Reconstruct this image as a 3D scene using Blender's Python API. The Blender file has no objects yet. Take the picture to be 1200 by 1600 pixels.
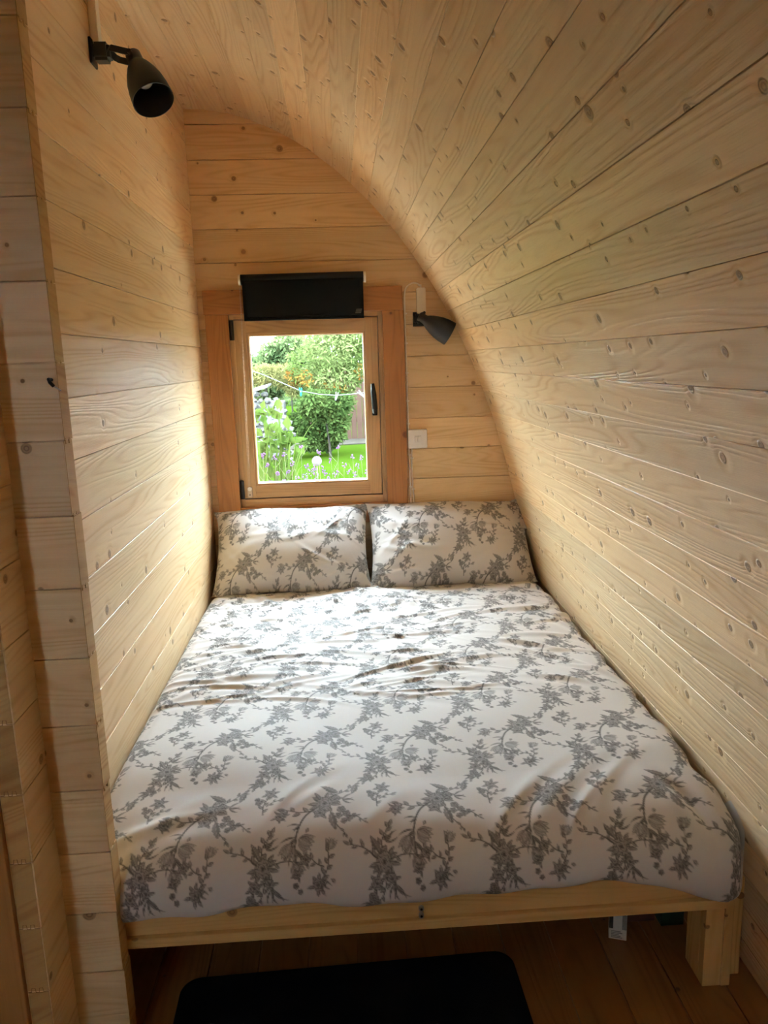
import bpy, bmesh, math, random
import numpy as np
from mathutils import Vector, Matrix

random.seed(7)
rng = np.random.default_rng(11)
scene = bpy.context.scene
COL = scene.collection

# ------------------------------------------------------------------ camera
cam_d = bpy.data.cameras.new('camera')
cam_d.sensor_fit = 'VERTICAL'
cam_d.sensor_height = 32.0
cam_d.lens = 1185.06 / 1600 * 32.0
cam_d.clip_start = 0.02
cam_d.clip_end = 400
cam = bpy.data.objects.new('camera', cam_d)
COL.objects.link(cam)
R_ = Vector((0.997941, -0.056899, -0.029595))
D_ = Vector((-0.040167, -0.194735, -0.980033))
F_ = Vector((0.049999, 0.979204, -0.196619))
cam.matrix_world = Matrix(((R_.x, -D_.x, -F_.x, 0), (R_.y, -D_.y, -F_.y, 0), (R_.z, -D_.z, -F_.z, 1.405), (0, 0, 0, 1)))
scene.camera = cam

# ------------------------------------------------------------------ daylight: a bright overcast sky
SKY = 58.0
world = bpy.data.worlds.new('sky')
scene.world = world
world.use_nodes = True
bg = world.node_tree.nodes['Background']
bg.inputs['Color'].default_value = (0.69, 0.86, 1.0, 1)
bg.inputs['Strength'].default_value = SKY

vs = scene.view_settings
vs.view_transform = 'Standard'
vs.look = 'None'
vs.gamma = 1
vs.use_curve_mapping = False
vs.exposure = 0.38
cy = scene.cycles
cy.use_denoising = True
cy.max_bounces = 12
cy.diffuse_bounces = 7
cy.glossy_bounces = 4
cy.transparent_max_bounces = 16
cy.sample_clamp_indirect = 12
cy.caustics_reflective = False
cy.caustics_refractive = False

def portal(name, loc, rot, sx, sy):
    # tells the renderer where the sky shines in; gives no light of its own
    l = bpy.data.lights.new(name, 'AREA')
    l.shape = 'RECTANGLE'; l.size = sx; l.size_y = sy
    l.cycles.is_portal = True
    o = bpy.data.objects.new(name, l); COL.objects.link(o)
    o.location = loc; o.rotation_euler = rot
    return o

# ------------------------------------------------------------------ node helpers
class NT:
    def __init__(self, name):
        self.m = bpy.data.materials.new(name); self.m.use_nodes = True
        self.t = self.m.node_tree; self.t.nodes.clear()
        self.out = self.t.nodes.new('ShaderNodeOutputMaterial')
    def n(self, typ, **kw):
        o = self.t.nodes.new(typ)
        for k, v in kw.items(): setattr(o, k, v)
        return o
    def put(self, sock, v):
        if v is None: return
        if isinstance(v, bpy.types.NodeSocket): self.t.links.new(v, sock)
        else: sock.default_value = v
    def math(self, op, a, b=None, c=None, clamp=False):
        o = self.n('ShaderNodeMath', operation=op); o.use_clamp = clamp
        self.put(o.inputs[0], a); self.put(o.inputs[1], b)
        if c is not None: self.put(o.inputs[2], c)
        return o.outputs[0]
    def comb(self, x, y, z=0.0):
        o = self.n('ShaderNodeCombineXYZ')
        for i, v in enumerate((x, y, z)): self.put(o.inputs[i], v)
        return o.outputs[0]
    def sep(self, v):
        o = self.n('ShaderNodeSeparateXYZ'); self.put(o.inputs[0], v); return o.outputs
    def noise(self, vec, scale=1.0, detail=2.0, rough=0.5, dims='3D'):
        o = self.n('ShaderNodeTexNoise', noise_dimensions=dims)
        self.put(o.inputs['Vector'], vec); o.inputs['Scale'].default_value = scale
        o.inputs['Detail'].default_value = detail; o.inputs['Roughness'].default_value = rough
        return o.outputs[0]
    def mix(self, f, a, b, mode='MIX'):
        o = self.n('ShaderNodeMix', data_type='RGBA', blend_type=mode)
        self.put(o.inputs[0], f); self.put(o.inputs[6], a); self.put(o.inputs[7], b)
        return o.outputs[2]
    def smooth(self, v, lo, hi, a=0.0, b=1.0):
        o = self.n('ShaderNodeMapRange', interpolation_type='SMOOTHSTEP')
        self.put(o.inputs[0], v); self.put(o.inputs[1], lo); self.put(o.inputs[2], hi)
        self.put(o.inputs[3], a); self.put(o.inputs[4], b)
        return o.outputs[0]
    def bump(self, h, strength=0.3, dist=0.002):
        o = self.n('ShaderNodeBump'); self.put(o.inputs['Height'], h)
        o.inputs['Strength'].default_value = strength; o.inputs['Distance'].default_value = dist
        return o.outputs[0]
    def bsdf(self, **kw):
        o = self.n('ShaderNodeBsdfPrincipled')
        for k, v in kw.items(): self.put(o.inputs[k.replace('_', ' ')], v)
        self.t.links.new(o.outputs[0], self.out.inputs[0])
        return o

def c4(c): return (c[0], c[1], c[2], 1.0)

def wood(name, light, dark, knot=(0.16, 0.065, 0.02), rough=0.36, coat=0.25, knots=0.5, ksize=1.0,
         grain=1.0, bump=0.35, kscale=7.5, var=0.22, tint=(1.0, 0.86, 0.72)):
    """sawn softwood: grain along local X, figure, knots, varnish; every board its own piece"""
    N = NT(name)
    tc = N.n('ShaderNodeTexCoord'); oi = N.n('ShaderNodeObjectInfo')
    r = oi.outputs['Random']
    x, y, z = N.sep(tc.outputs['Object'])
    x = N.math('MULTIPLY_ADD', r, 37.0, x)
    y = N.math('MULTIPLY_ADD', r, 91.0, N.math('ADD', y, z))
    # knots
    vo = N.n('ShaderNodeTexVoronoi', voronoi_dimensions='2D', feature='F1')
    N.put(vo.inputs['Vector'], N.comb(x, N.math('MULTIPLY', y, 1.0)))
    vo.inputs['Scale'].default_value = kscale
    d = N.math('DIVIDE', vo.outputs['Distance'], kscale)
    cr, cg, cb = N.sep(vo.outputs['Color'])
    has = N.math('GREATER_THAN', cr, 1.0 - knots)
    rad = N.math('MULTIPLY_ADD', N.math('POWER', cg, 2.0), 0.010 * ksize, 0.0035 * ksize)
    ratio = N.math('DIVIDE', d, rad)
    kn = N.math('MULTIPLY', N.smooth(ratio, 0.75, 1.15, 1.0, 0.0), has)
    halo = N.math('MULTIPLY', N.smooth(ratio, 0.6, 3.0, 1.0, 0.0), has)
    # figure: contour lines of a stretched noise, pushed aside by the knots
    fig = N.noise(N.comb(N.math('MULTIPLY', x, 0.75), N.math('MULTIPLY', y, 9.0)), 1.0, 1.5, 0.45, '2D')
    ph = N.math('MULTIPLY_ADD', fig, 95.0, N.math('MULTIPLY', y, 170.0))
    ph = N.math('MULTIPLY_ADD', halo, 3.2, ph)
    sn = N.math('MULTIPLY_ADD', N.math('SINE', ph), 0.5, 0.5)
    ring = N.math('POWER', sn, 2.2)
    soft = N.noise(N.comb(N.math('MULTIPLY', x, 1.3), N.math('MULTIPLY', y, 22.0)), 1.0, 2.0, 0.5, '2D')
    fine = N.noise(N.comb(N.math('MULTIPLY', x, 9.0), N.math('MULTIPLY', y, 420.0)), 1.0, 2.0, 0.6, '2D')
    g = N.math('MULTIPLY', ring, N.smooth(soft, 0.32, 0.68, 0.06, 0.5))
    g = N.math('MULTIPLY', N.math('MULTIPLY_ADD', fine, 0.30, g), grain)
    g = N.math('ADD', g, N.math('MULTIPLY_ADD', soft, 0.4, -0.16), clamp=True)
    col = N.mix(g, c4(light), c4(dark))
    r2 = N.math('FRACT', N.math('MULTIPLY', r, 17.31))
    r3 = N.math('FRACT', N.math('MULTIPLY', r, 53.77))
    col = N.mix(N.math('MULTIPLY', N.math('POWER', r2, 2.0), var * 2.2), col, N.mix(1.0, col, c4(tint), 'MULTIPLY'))
    val = N.math('MULTIPLY_ADD', r3, var, 1.0 - var * 0.6)
    col = N.mix(1.0, col, N.comb(val, val, val), 'MULTIPLY')
    col = N.mix(N.math('MULTIPLY', halo, 0.30), col, c4(dark))
    kcol = N.mix(N.math('MULTIPLY_ADD', N.math('SINE', N.math('MULTIPLY', ratio, 11.0)), 0.2, 0.25), c4(knot), c4(dark))
    col = N.mix(N.math('MULTIPLY', kn, 0.88), col, kcol)
    h = N.math('MULTIPLY_ADD', ring, -0.35, N.math('MULTIPLY', fine, 0.25))
    h = N.math('ADD', h, N.math('MULTIPLY', halo, -1.1))
    h = N.math('ADD', h, N.math('MULTIPLY', kn, 1.2))
    h = N.math('ADD', h, N.math('MULTIPLY', soft, 0.8))
    N.bsdf(Base_Color=col, Roughness=N.math('MULTIPLY_ADD', g, 0.12, rough), Coat_Weight=coat, Coat_Roughness=0.32,
           Specular_IOR_Level=0.5, Normal=N.bump(h, bump, 0.0022))
    return N.m

def plain(name, col, rough=0.5, metal=0.0, noise_amt=0.12, noise_scale=60.0, bump=0.0, spec=0.5, coat=0.0):
    N = NT(name)
    tc = N.n('ShaderNodeTexCoord')
    f = N.noise(tc.outputs['Object'], noise_scale, 3.0, 0.6)
    k = N.math('MULTIPLY_ADD', f, noise_amt * 2, 1.0 - noise_amt)
    c = N.mix(1.0, c4(col), N.comb(k, k, k), 'MULTIPLY')
    kw = dict(Base_Color=c, Roughness=rough, Metallic=metal, Specular_IOR_Level=spec, Coat_Weight=coat)
    if bump: kw['Normal'] = N.bump(f, bump, 0.002)
    N.bsdf(**kw)
    return N.m

def leafy(name, a, b, trans=0.45, scale=3.0):
    N = NT(name)
    tc = N.n('ShaderNodeTexCoord')
    f = N.noise(tc.outputs['Object'], scale, 4.0, 0.6)
    c = N.mix(N.smooth(f, 0.3, 0.7), c4(a), c4(b))
    d = N.n('ShaderNodeBsdfDiffuse'); t = N.n('ShaderNodeBsdfTranslucent'); m = N.n('ShaderNodeMixShader')
    N.put(d.inputs[0], c); N.put(t.inputs[0], c); m.inputs[0].default_value = trans
    N.t.links.new(d.outputs[0], m.inputs[1]); N.t.links.new(t.outputs[0], m.inputs[2])
    N.t.links.new(m.outputs[0], N.out.inputs[0])
    return N.m

def pane_mat(name):
    N = NT(name)
    lw = N.n('ShaderNodeFresnel'); ge = N.n('ShaderNodeNewGeometry')
    N.put(lw.inputs[0], N.math('MULTIPLY_ADD', ge.outputs['Backfacing'], 1 / 1.45 - 1.45, 1.45))   # thin pane: same reflectance from both faces
    g = N.n('ShaderNodeBsdfGlossy'); g.inputs['Roughness'].default_value = 0.02
    t = N.n('ShaderNodeBsdfTransparent'); t.inputs[0].default_value = (0.97, 0.985, 0.975, 1)
    m = N.n('ShaderNodeMixShader')
    N.t.links.new(lw.outputs[0], m.inputs[0]); N.t.links.new(t.outputs[0], m.inputs[1]); N.t.links.new(g.outputs[0], m.inputs[2])
    N.t.links.new(m.outputs[0], N.out.inputs[0])
    return N.m

def print_cloth(name):
    """off-white cotton with the grey flower print held in the attribute 'print'"""
    N = NT(name)
    at = N.n('ShaderNodeAttribute', attribute_name='print')
    ink = N.sep(at.outputs['Color'])[0]
    tc = N.n('ShaderNodeTexCoord')
    weave = N.noise(tc.outputs['Object'], 900.0, 2.0, 0.6)
    c = N.mix(ink, (0.63, 0.59, 0.56, 1), (0.048, 0.043, 0.041, 1))
    N.bsdf(Base_Color=c, Roughness=0.75, Specular_IOR_Level=0.25, Sheen_Weight=0.12, Normal=N.bump(weave, 0.15, 0.0006))
    return N.m

M = {}
M['wall'] = wood('pine_wall_boards', (0.85, 0.645, 0.385), (0.67, 0.42, 0.185), knots=0.55, rough=0.44, coat=0.08, bump=0.5, ksize=1.0)
M['ceil'] = wood('pine_ceiling_boards', (0.85, 0.645, 0.385), (0.67, 0.42, 0.185), knots=0.85, ksize=0.95, kscale=9.5, rough=0.40, coat=0.12, bump=0.95)
M['back'] = wood('pine_back_boards', (0.79, 0.56, 0.30), (0.60, 0.35, 0.14), knots=0.35, rough=0.40, coat=0.2)
M['casing'] = wood('redwood_casing', (0.45, 0.185, 0.048), (0.28, 0.10, 0.02), knot=(0.10, 0.02, 0.006), knots=0.5, ksize=1.3, rough=0.42, coat=0.15, var=0.1)
M['sash'] = wood('window_sash_wood', (0.60, 0.37, 0.17), (0.42, 0.23, 0.09), knots=0.0, rough=0.38, var=0.16, tint=(1.0, 0.82, 0.66))
M['bed'] = wood('bed_pine', (0.72, 0.47, 0.19), (0.55, 0.30, 0.09), knots=0.34, ksize=1.0, rough=0.42, coat=0.1, var=0.12)
M['floor'] = wood('floor_boards', (0.36, 0.165, 0.045), (0.22, 0.085, 0.02), knot=(0.06, 0.02, 0.005), knots=0.4, rough=0.34, coat=0.25, var=0.2)
M['trim'] = wood('orange_trim', (0.50, 0.25, 0.08), (0.33, 0.14, 0.035), knots=0.25, rough=0.45, coat=0.1, var=0.1)
M['endgrain'] = wood('log_end_grain', (0.60, 0.38, 0.15), (0.42, 0.22, 0.07), knots=0.0, rough=0.62, coat=0.0, grain=1.2, var=0.25)
M['pane'] = pane_mat('window_glass')
M['cloth'] = print_cloth('flower_print_cotton')
M['black'] = plain('black_blackout_fabric', (0.0045, 0.005, 0.006), 0.8, noise_amt=0.2, noise_scale=400, bump=0.1, spec=0.2)
M['tube'] = plain('black_roller_fabric', (0.006, 0.0065, 0.008), 0.55, noise_amt=0.2, noise_scale=300, spec=0.35)
M['plastic'] = plain('white_plastic', (0.84, 0.80, 0.76), 0.35, noise_amt=0.03)
M['beige'] = plain('beige_painted_block', (0.80, 0.71, 0.58), 0.5, noise_amt=0.05)
M['lampblack'] = plain('dark_grey_lamp_metal', (0.028, 0.028, 0.030), 0.42, metal=0.35, noise_amt=0.05)
M['lampin'] = plain('lamp_reflector_grey', (0.05, 0.05, 0.052), 0.35, metal=0.3, noise_amt=0.05)
M['bulb'] = plain('unlit_bulb_glass', (0.62, 0.60, 0.56), 0.15, noise_amt=0.03)
M['steel'] = plain('bright_steel', (0.55, 0.52, 0.48), 0.3, metal=1.0, noise_amt=0.08)
M['darkmetal'] = plain('black_hardware', (0.014, 0.013, 0.013), 0.35, metal=0.2, noise_amt=0.1)
M['cable'] = plain('white_cable_sheath', (0.82, 0.74, 0.63), 0.45, noise_amt=0.04)
M['darkcable'] = plain('brown_wire', (0.10, 0.05, 0.02), 0.5)
M['matm'] = plain('black_mat_pile', (0.007, 0.008, 0.010), 0.95, noise_amt=0.35, noise_scale=500, bump=0.6, spec=0.1)
M['clear'] = plain('translucent_retainer', (0.66, 0.55, 0.44), 0.25, noise_amt=0.05)
M['plug'] = plain('wood_plug', (0.30, 0.14, 0.045), 0.5, noise_amt=0.25)

# ------------------------------------------------------------------ object helpers
def tag(o, label=None, cat=None, group=None, kind=None):
    if label: o['label'] = label
    if cat: o['category'] = cat
    if group: o['group'] = group
    if kind: o['kind'] = kind
    return o

def empty(name, loc=(0, 0, 0), rz=0.0):
    o = bpy.data.objects.new(name, None); COL.objects.link(o)
    o.location = loc; o.rotation_euler = (0, 0, rz); o.empty_display_size = 0.05
    return o

def mesh_obj(name, verts, faces, mat, parent=None, smooth=False, mw=None):
    me = bpy.data.meshes.new(name)
    me.from_pydata(verts, [], faces); me.update()
    me.materials.append(mat if not isinstance(mat, str) else M[mat])
    if smooth: me.shade_smooth()
    return link(name, me, parent, mw)

def link(name, me, parent=None, mw=None):
    o = bpy.data.objects.new(name, me); COL.objects.link(o)
    if mw is not None: o.matrix_world = mw
    if parent is not None:
        o.parent = parent
        o.matrix_parent_inverse = root_matrix(parent).inverted()
    return o

def root_matrix(p):
    m = p.matrix_basis.copy()
    while p.parent is not None:
        m = p.parent.matrix_basis @ p.matrix_parent_inverse @ m if False else root_matrix(p.parent) @ p.matrix_parent_inverse @ p.matrix_basis
        return m
    return m

class MB:
    """collects shapes in world coordinates for one mesh object"""
    def __init__(self): self.v = []; self.f = []
    def add(self, v, f):
        b = len(self.v); self.v += [tuple(p) for p in v]; self.f += [tuple(i + b for i in q) for q in f]; return self
    def box(self, x0, x1, y0, y1, z0, z1, bev=0.0):
        if bev <= 0:
            v = [(x, y, z) for x in (x0, x1) for y in (y0, y1) for z in (z0, z1)]
            return self.add(v, [(0, 1, 3, 2), (4, 6, 7, 5), (0, 4, 5, 1), (2, 3, 7, 6), (0, 2, 6, 4), (1, 5, 7, 3)])
        bm = bmesh.new(); bmesh.ops.create_cube(bm, size=1.0)
        for q in bm.verts:
            q.co = Vector(((x0 + x1) / 2 + q.co.x * (x1 - x0), (y0 + y1) / 2 + q.co.y * (y1 - y0), (z0 + z1) / 2 + q.co.z * (z1 - z0)))
        bmesh.ops.bevel(bm, geom=bm.edges[:], offset=bev, segments=2, affect='EDGES', profile=0.6)
        bm.verts.index_update()
        self.add([q.co for q in bm.verts], [[q.index for q in f.verts] for f in bm.faces]); bm.free(); return self
    def tube(self, pts, rad, seg=10, caps=True):
        pts = [Vector(p) for p in pts]; n = len(pts)
        rads = rad if hasattr(rad, '__len__') else [rad] * n
        v = []; f = []; prev = None
        for i, p in enumerate(pts):
            t = (pts[min(i + 1, n - 1)] - pts[max(i - 1, 0)]).normalized()
            a = prev if prev is not None else (Vector((0, 0, 1)) if abs(t.z) < 0.9 else Vector((1, 0, 0)))
            a = (a - t * a.dot(t)).normalized(); prev = a; b = t.cross(a)
            for k in range(seg):
                w = 2 * math.pi * k / seg
                v.append(p + (a * math.cos(w) + b * math.sin(w)) * rads[i])
        for i in range(n - 1):
            for k in range(seg):
                k2 = (k + 1) % seg
                f.append((i * seg + k, i * seg + k2, (i + 1) * seg + k2, (i + 1) * seg + k))
        if caps:
            f.append(tuple(range(seg - 1, -1, -1))); f.append(tuple(range((n - 1) * seg, n * seg)))
        return self.add(v, f)
    def lathe(self, prof, origin, axis, seg=32):
        axis = Vector(axis).normalized(); a = axis.orthogonal().normalized(); b = axis.cross(a); o = Vector(origin)
        v = []; f = []
        for (t, r) in prof:
            for k in range(seg):
                w = 2 * math.pi * k / seg
                v.append(o + axis * t + (a * math.cos(w) + b * math.sin(w)) * r)
        for i in range(len(prof) - 1):
            for k in range(seg):
                k2 = (k + 1) % seg
                f.append((i * seg + k, i * seg + k2, (i + 1) * seg + k2, (i + 1) * seg + k))
        return self.add(v, f)
    def ball(self, c, r, seg=10, rings=6, sq=(1, 1, 1)):
        v = []; f = []
        for i in range(rings + 1):
            th = math.pi * i / rings
            for k in range(seg):
                w = 2 * math.pi * k / seg
                v.append((c[0] + r * sq[0] * math.sin(th) * math.cos(w), c[1] + r * sq[1] * math.sin(th) * math.sin(w), c[2] + r * sq[2] * math.cos(th)))
        for i in range(rings):
            for k in range(seg):
                k2 = (k + 1) % seg
                f.append((i * seg + k, (i + 1) * seg + k, (i + 1) * seg + k2, i * seg + k2))
        return self.add(v, f)
    def build(self, name, mat, parent=None, smooth=False, grain_axis=None, origin=None):
        """grain_axis: world direction that becomes local X so wood grain follows it"""
        mw = None; v = self.v
        if grain_axis is not None or origin is not None:
            o = Vector(origin) if origin is not None else Vector(np.mean(np.array(v), axis=0))
            ex = Vector(grain_axis or (1, 0, 0)).normalized()
            ez = Vector((0, -1, 0)) if abs(ex.y) < 0.5 else Vector((0, 0, 1))
            ey = ez.cross(ex).normalized()
            mw = Matrix(((ex.x, ey.x, ez.x, o.x), (ex.y, ey.y, ez.y, o.y), (ex.z, ey.z, ez.z, o.z), (0, 0, 0, 1)))
            inv = mw.inverted(); v = [tuple(inv @ Vector(p)) for p in v]
        ob = mesh_obj(name, v, self.f, mat, parent, smooth, mw)
        if smooth: ob.data.set_sharp_from_angle(angle=math.radians(40))
        return ob

BOARDS = {}
def board_mesh(L, W, T, ch, mat):
    key = (round(L, 3), round(W, 4), T, ch, mat)
    if key in BOARDS: return BOARDS[key]
    h = W / 2; g = 0.0010
    # cross-section (y, z): face at z=0, back at -T, chamfered long edges, tiny joint
    sec = [(-h + g + ch, 0), (h - g - ch, 0), (h - g, -ch), (h - g, -0.007), (h, -0.007), (h, -T), (-h, -T), (-h, -0.007), (-h + g, -0.007), (-h + g, -ch)]
    v = [(x, y, z) for x in (-L / 2, L / 2) for (y, z) in sec]
    n = len(sec)
    f = [(i, i + n, (i + 1) % n + n, (i + 1) % n) for i in range(n)] + [tuple(range(n)), tuple(range(2 * n - 1, n - 1, -1))]
    me = bpy.data.meshes.new('board'); me.from_pydata(v, [], f); me.update()
    me.materials.append(M[mat]); BOARDS[key] = me
    return me

def board(parent, center, ex, ez, L, W, T=0.04, ch=0.003, mat='wall', name='board'):
    ex = Vector(ex); ez = Vector(ez); ey = ez.cross(ex); c = Vector(center)
    mw = Matrix(((ex.x, ey.x, ez.x, c.x), (ex.y, ey.y, ez.y, c.y), (ex.z, ey.z, ez.z, c.z), (0, 0, 0, 1)))
    return link(name, board_mesh(L, W, T, ch, mat), parent, mw)

# ------------------------------------------------------------------ the pod: sizes
XL = -0.592          # inner face of the nook's log wall
YB = 3.359           # inner face of the window wall
YF = -1.75           # unseen end wall behind the camera, added for the daylight
YC = 1.366           # face of the short cross wall
PITCH = 0.1349
PROF = [(-0.60, 2.4215), (-0.5075, 2.4169), (-0.4142, 2.4019), (-0.3235, 2.3757), (-0.2361, 2.3399), (-0.1525, 2.296), (-0.0728, 2.2452),
        (0.0029, 2.1886), (0.0745, 2.127), (0.1422, 2.0611), (0.206, 1.9914), (0.2661, 1.9185), (0.3226, 1.8428), (0.3757, 1.7646),
        (0.4253, 1.6842), (0.4718, 1.6019), (0.515, 1.5178), (0.5552, 1.4323), (0.5924, 1.3455), (0.6268, 1.2575), (0.6586, 1.1685),
        (0.6878, 1.0786), (0.7146, 0.988), (0.7393, 0.8968), (0.762, 0.805), (0.7829, 0.7129), (0.802, 0.6203), (0.8194, 0.5274),
        (0.8351, 0.4343), (0.8491, 0.3408), (0.8613, 0.2471), (0.8718, 0.1532), (0.8805, 0.0591), (0.8862, -0.03)]
PZ = np.array([p[1] for p in PROF])[::-1]; PX = np.array([p[0] for p in PROF])[::-1]
def prof_x(z): return float(np.interp(z, PZ, PX))

# floor -------------------------------------------------------------------
floor = tag(empty('floor'), 'dark orange varnished pine floorboards running under the bed', kind='structure')
FW = 0.118
x = 0.93
while x > -2.2:
    vis = x > -0.75
    board(floor, (x - FW / 2, (YF + YB) / 2 + 0.02, 0), (0, 1, 0), (0, 0, 1), YB - YF + 0.1, FW, 0.025, 0.0012, 'floor', 'floorboard')
    x -= FW

# curved shell ---------------------------------------------------------------
ceiling = tag(empty('ceiling'), 'curved ceiling of narrow pale pine boards', kind='structure')
wall_right = tag(empty('wall_right'), 'curved wall of narrow glossy pine boards beside the bed', kind='structure')
Lsh = YB - YF + 0.06; Ysh = (YB + YF) / 2 + 0.01
def shell_board(parent, a, b, prv, nxt, mirror=False, name='board'):
    a = Vector((a[0], 0, a[1])); b = Vector((b[0], 0, b[1]))
    def nrm(p, q):
        t = (q - p).normalized(); return Vector((-t.z, 0, t.x)) * -1.0   # points out of the room
    n0 = nrm(a, b)
    na = (n0 + nrm(Vector((prv[0], 0, prv[1])), a)).normalized() if prv else n0
    nb = (n0 + nrm(b, Vector((nxt[0], 0, nxt[1])))).normalized() if nxt else n0
    out = n0 if n0.dot(Vector((a.x + 0.6, 0, a.z - 0.9))) > 0 else -n0
    if out != n0: na, nb = -na, -nb
    ez = -out; ex = Vector((0, 1, 0)); ey = ez.cross(ex)
    c = (a + b) / 2
    W = (b - a).length; h = W / 2; T = 0.022; ch = 0.0009
    lo, hi, nlo, nhi = (a, b, na, nb) if (a - c).dot(ey) < 0 else (b, a, nb, na)
    ta = T / max(0.3, nlo.dot(out)); tb = T / max(0.3, nhi.dot(out))
    def loc(p): d = p - c; return (d.dot(ey), d.dot(ez))
    yl, zl = loc(lo + nlo * ta); yh, zh = loc(hi + nhi * tb)
    g = 0.0005
    sec = [(-h + g + ch, 0), (h - g - ch, 0), (h - g, -ch), (h - g, -0.006), (h, -0.006), (yh, zh), (yl, zl), (-h, -0.006), (-h + g, -0.006), (-h + g, -ch)]
    v = [(xx, y, z) for xx in (-Lsh / 2, Lsh / 2) for (y, z) in sec]; n = len(sec)
    f = [(i, i + n, (i + 1) % n + n, (i + 1) % n) for i in range(n)] + [tuple(range(n)), tuple(range(2 * n - 1, n - 1, -1))]
    # boards differ a little in how far they stand proud
    c = c - ez * random.uniform(0.0, 0.0012)
    mw = Matrix(((ex.x, ey.x, ez.x, c.x), (ex.y, ey.y, ez.y, Ysh), (ex.z, ey.z, ez.z, c.z), (0, 0, 0, 1)))
    return mesh_obj(name, v, f, 'ceil', parent, False, mw)
for i in range(len(PROF) - 1):
    shell_board(ceiling if i < 11 else wall_right, PROF[i], PROF[i + 1], PROF[i - 1] if i else None, PROF[i + 2] if i + 2 < len(PROF) else None)
skin = MB()  # unseen layer added to stop daylight leaking between the boards
OP = [(-0.6 + (p[0] + 0.6) * 1.045, 0.9 + (p[1] - 0.9) * 1.035 if p[1] > 0.9 else p[1]) for p in PROF]
for i in range(len(OP) - 1):
    (x0, z0), (x1, z1) = OP[i], OP[i + 1]
    skin.add([(x0, YF - 0.05, z0), (x0, YB + 0.10, z0), (x1, YB + 0.10, z1), (x1, YF - 0.05, z1)], [(0, 1, 2, 3)])
skin.build('leak_block_skin', 'darkcable', wall_right)
# the other, unseen half of the pod beyond the partition
MP = [(-1.2 - p[0], p[1]) for p in PROF]
far = MB()
for i in range(len(MP) - 1):
    (x0, z0), (x1, z1) = MP[i], MP[i + 1]
    far.add([(x0, YF, z0), (x0, YB + 0.10, z0), (x1, YB + 0.10, z1), (x1, YF, z1)], [(0, 1, 2, 3)])
wo = far.build('wall_far', 'ceil', grain_axis=(0, 1, 0)); tag(wo, 'opposite curved board wall of the pod', kind='structure')

# nook's log wall (left) -----------------------------------------------------
wall_left = tag(empty('wall_left'), 'flat log wall of wide pale boards along the bed', kind='structure')
YL0, YL1 = 1.2585, YB + 0.10
z = 0.802 - 6 * 0.1355
while z < 2.45:
    if z + 0.1355 > 0:
        lo = max(z, -0.01); hi = min(z + 0.1355, 2.44)
        bd = board(wall_left, (XL + random.uniform(-0.0012, 0.0012), (YL0 + YL1) / 2, (lo + hi) / 2), (0, 1, 0), (1, 0, 0), YL1 - YL0, hi - lo, 0.042, 0.0006, 'wall')
        # sawn log end with its double tongue showing towards the camera
        if lo > 0.02:
            e = MB()
            e.box(XL - 0.0395, XL - 0.0025, YL0 - 0.0012, YL0 + 0.002, lo + 0.002, hi - 0.002)
            e.build('end_grain', 'endgrain', wall_left, grain_axis=(1, 0, 0.4))
            e = MB()
            e.tube([(XL - 0.0395 + dx, YL0 - 0.0012, lo + dz) for (dx, dz) in ((0, 0), (0.006, 0), (0.007, 0.008), (0.013, 0.008), (0.014, -0.001), (0.020, -0.001), (0.021, 0.008), (0.027, 0.008), (0.028, 0), (0.037, 0))], 0.0007, 4)
            e.build('tongue_joint', 'plug', wall_left)
    z += 0.1355

# cross wall, its log ends overhanging the corner -------------------------------
wall_cross = tag(empty('wall_partition'), 'end of a log cross wall jutting out in front of the bed', kind='structure')
z = 0.875 - 7 * 0.1355
while z < 2.43:
    lo = max(z, -0.01); hi = min(z + 0.1355, 2.43)
    if hi > 0.01:
        x1 = -0.4922 + random.uniform(-0.002, 0.002); x0 = XL - 0.02
        bd = board(wall_cross, ((x0 + x1) / 2, YC, (lo + hi) / 2), (1, 0, 0), (0, -1, 0), x1 - x0, hi - lo, 0.0425, 0.0008, 'wall')
        e = MB(); e.box(x1 - 0.002, x1 + 0.0012, YC + 0.001, YC + 0.0415, lo + 0.001, hi - 0.001)
        for yy in (YC + 0.010, YC + 0.027):
            e.box(x1 - 0.002, x1 + 0.0018, yy - 0.004, yy + 0.004, lo - 0.006, lo + 0.004)
        e.build('end_grain', 'endgrain', wall_cross, grain_axis=(0.2, 1, 0))
    z += 0.1355
m = MB(); m.box(-2.2, -0.69, YC, YC + 0.042, -0.02, 2.5)
m.build('cross_wall_panel', 'wall', wall_cross, grain_axis=(1, 0, 0))
# vertical board closing the corner
m = MB(); m.box(-0.690, -0.6335, 1.246, 1.276, 0.0, 2.36, 0.002)
t1 = m.build('trim_1', 'trim', None, grain_axis=(0, 0, 1)); tag(t1, 'reddish vertical trim board beside the sawn log ends', kind='structure')

# window wall (back) -----------------------------------------------------------
wall_back = tag(empty('wall_back'), 'log wall of wide honey pine boards around the window', kind='structure')
OX0, OX1, OZ0, OZ1 = -0.468, 0.190, 0.752, 1.618
z = 0.878 - 7 * PITCH
while z < 2.45:
    lo = max(z, -0.01); hi = min(z + PITCH, 2.44)
    if hi > 0.02 and hi - lo > 0.004:
        xr = prof_x(lo) + 0.012 if lo < 2.41 else 0.0
        off = random.uniform(-0.0008, 0.0008)
        segs = [(XL - 0.03, xr)]
        if lo < OZ1 - 0.01 and hi > OZ0 + 0.01: segs = [(XL - 0.03, OX0), (OX1, xr)]
        for (a, b) in segs:
            board(wall_back, ((a + b) / 2, YB + off, (lo + hi) / 2), (1, 0, 0), (0, -1, 0), b - a, hi - lo, 0.044, 0.0016, 'back')
    z += PITCH
m = MB(); m.box(-2.2, XL - 0.03, YB, YB + 0.04, -0.02, 2.5)
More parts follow.
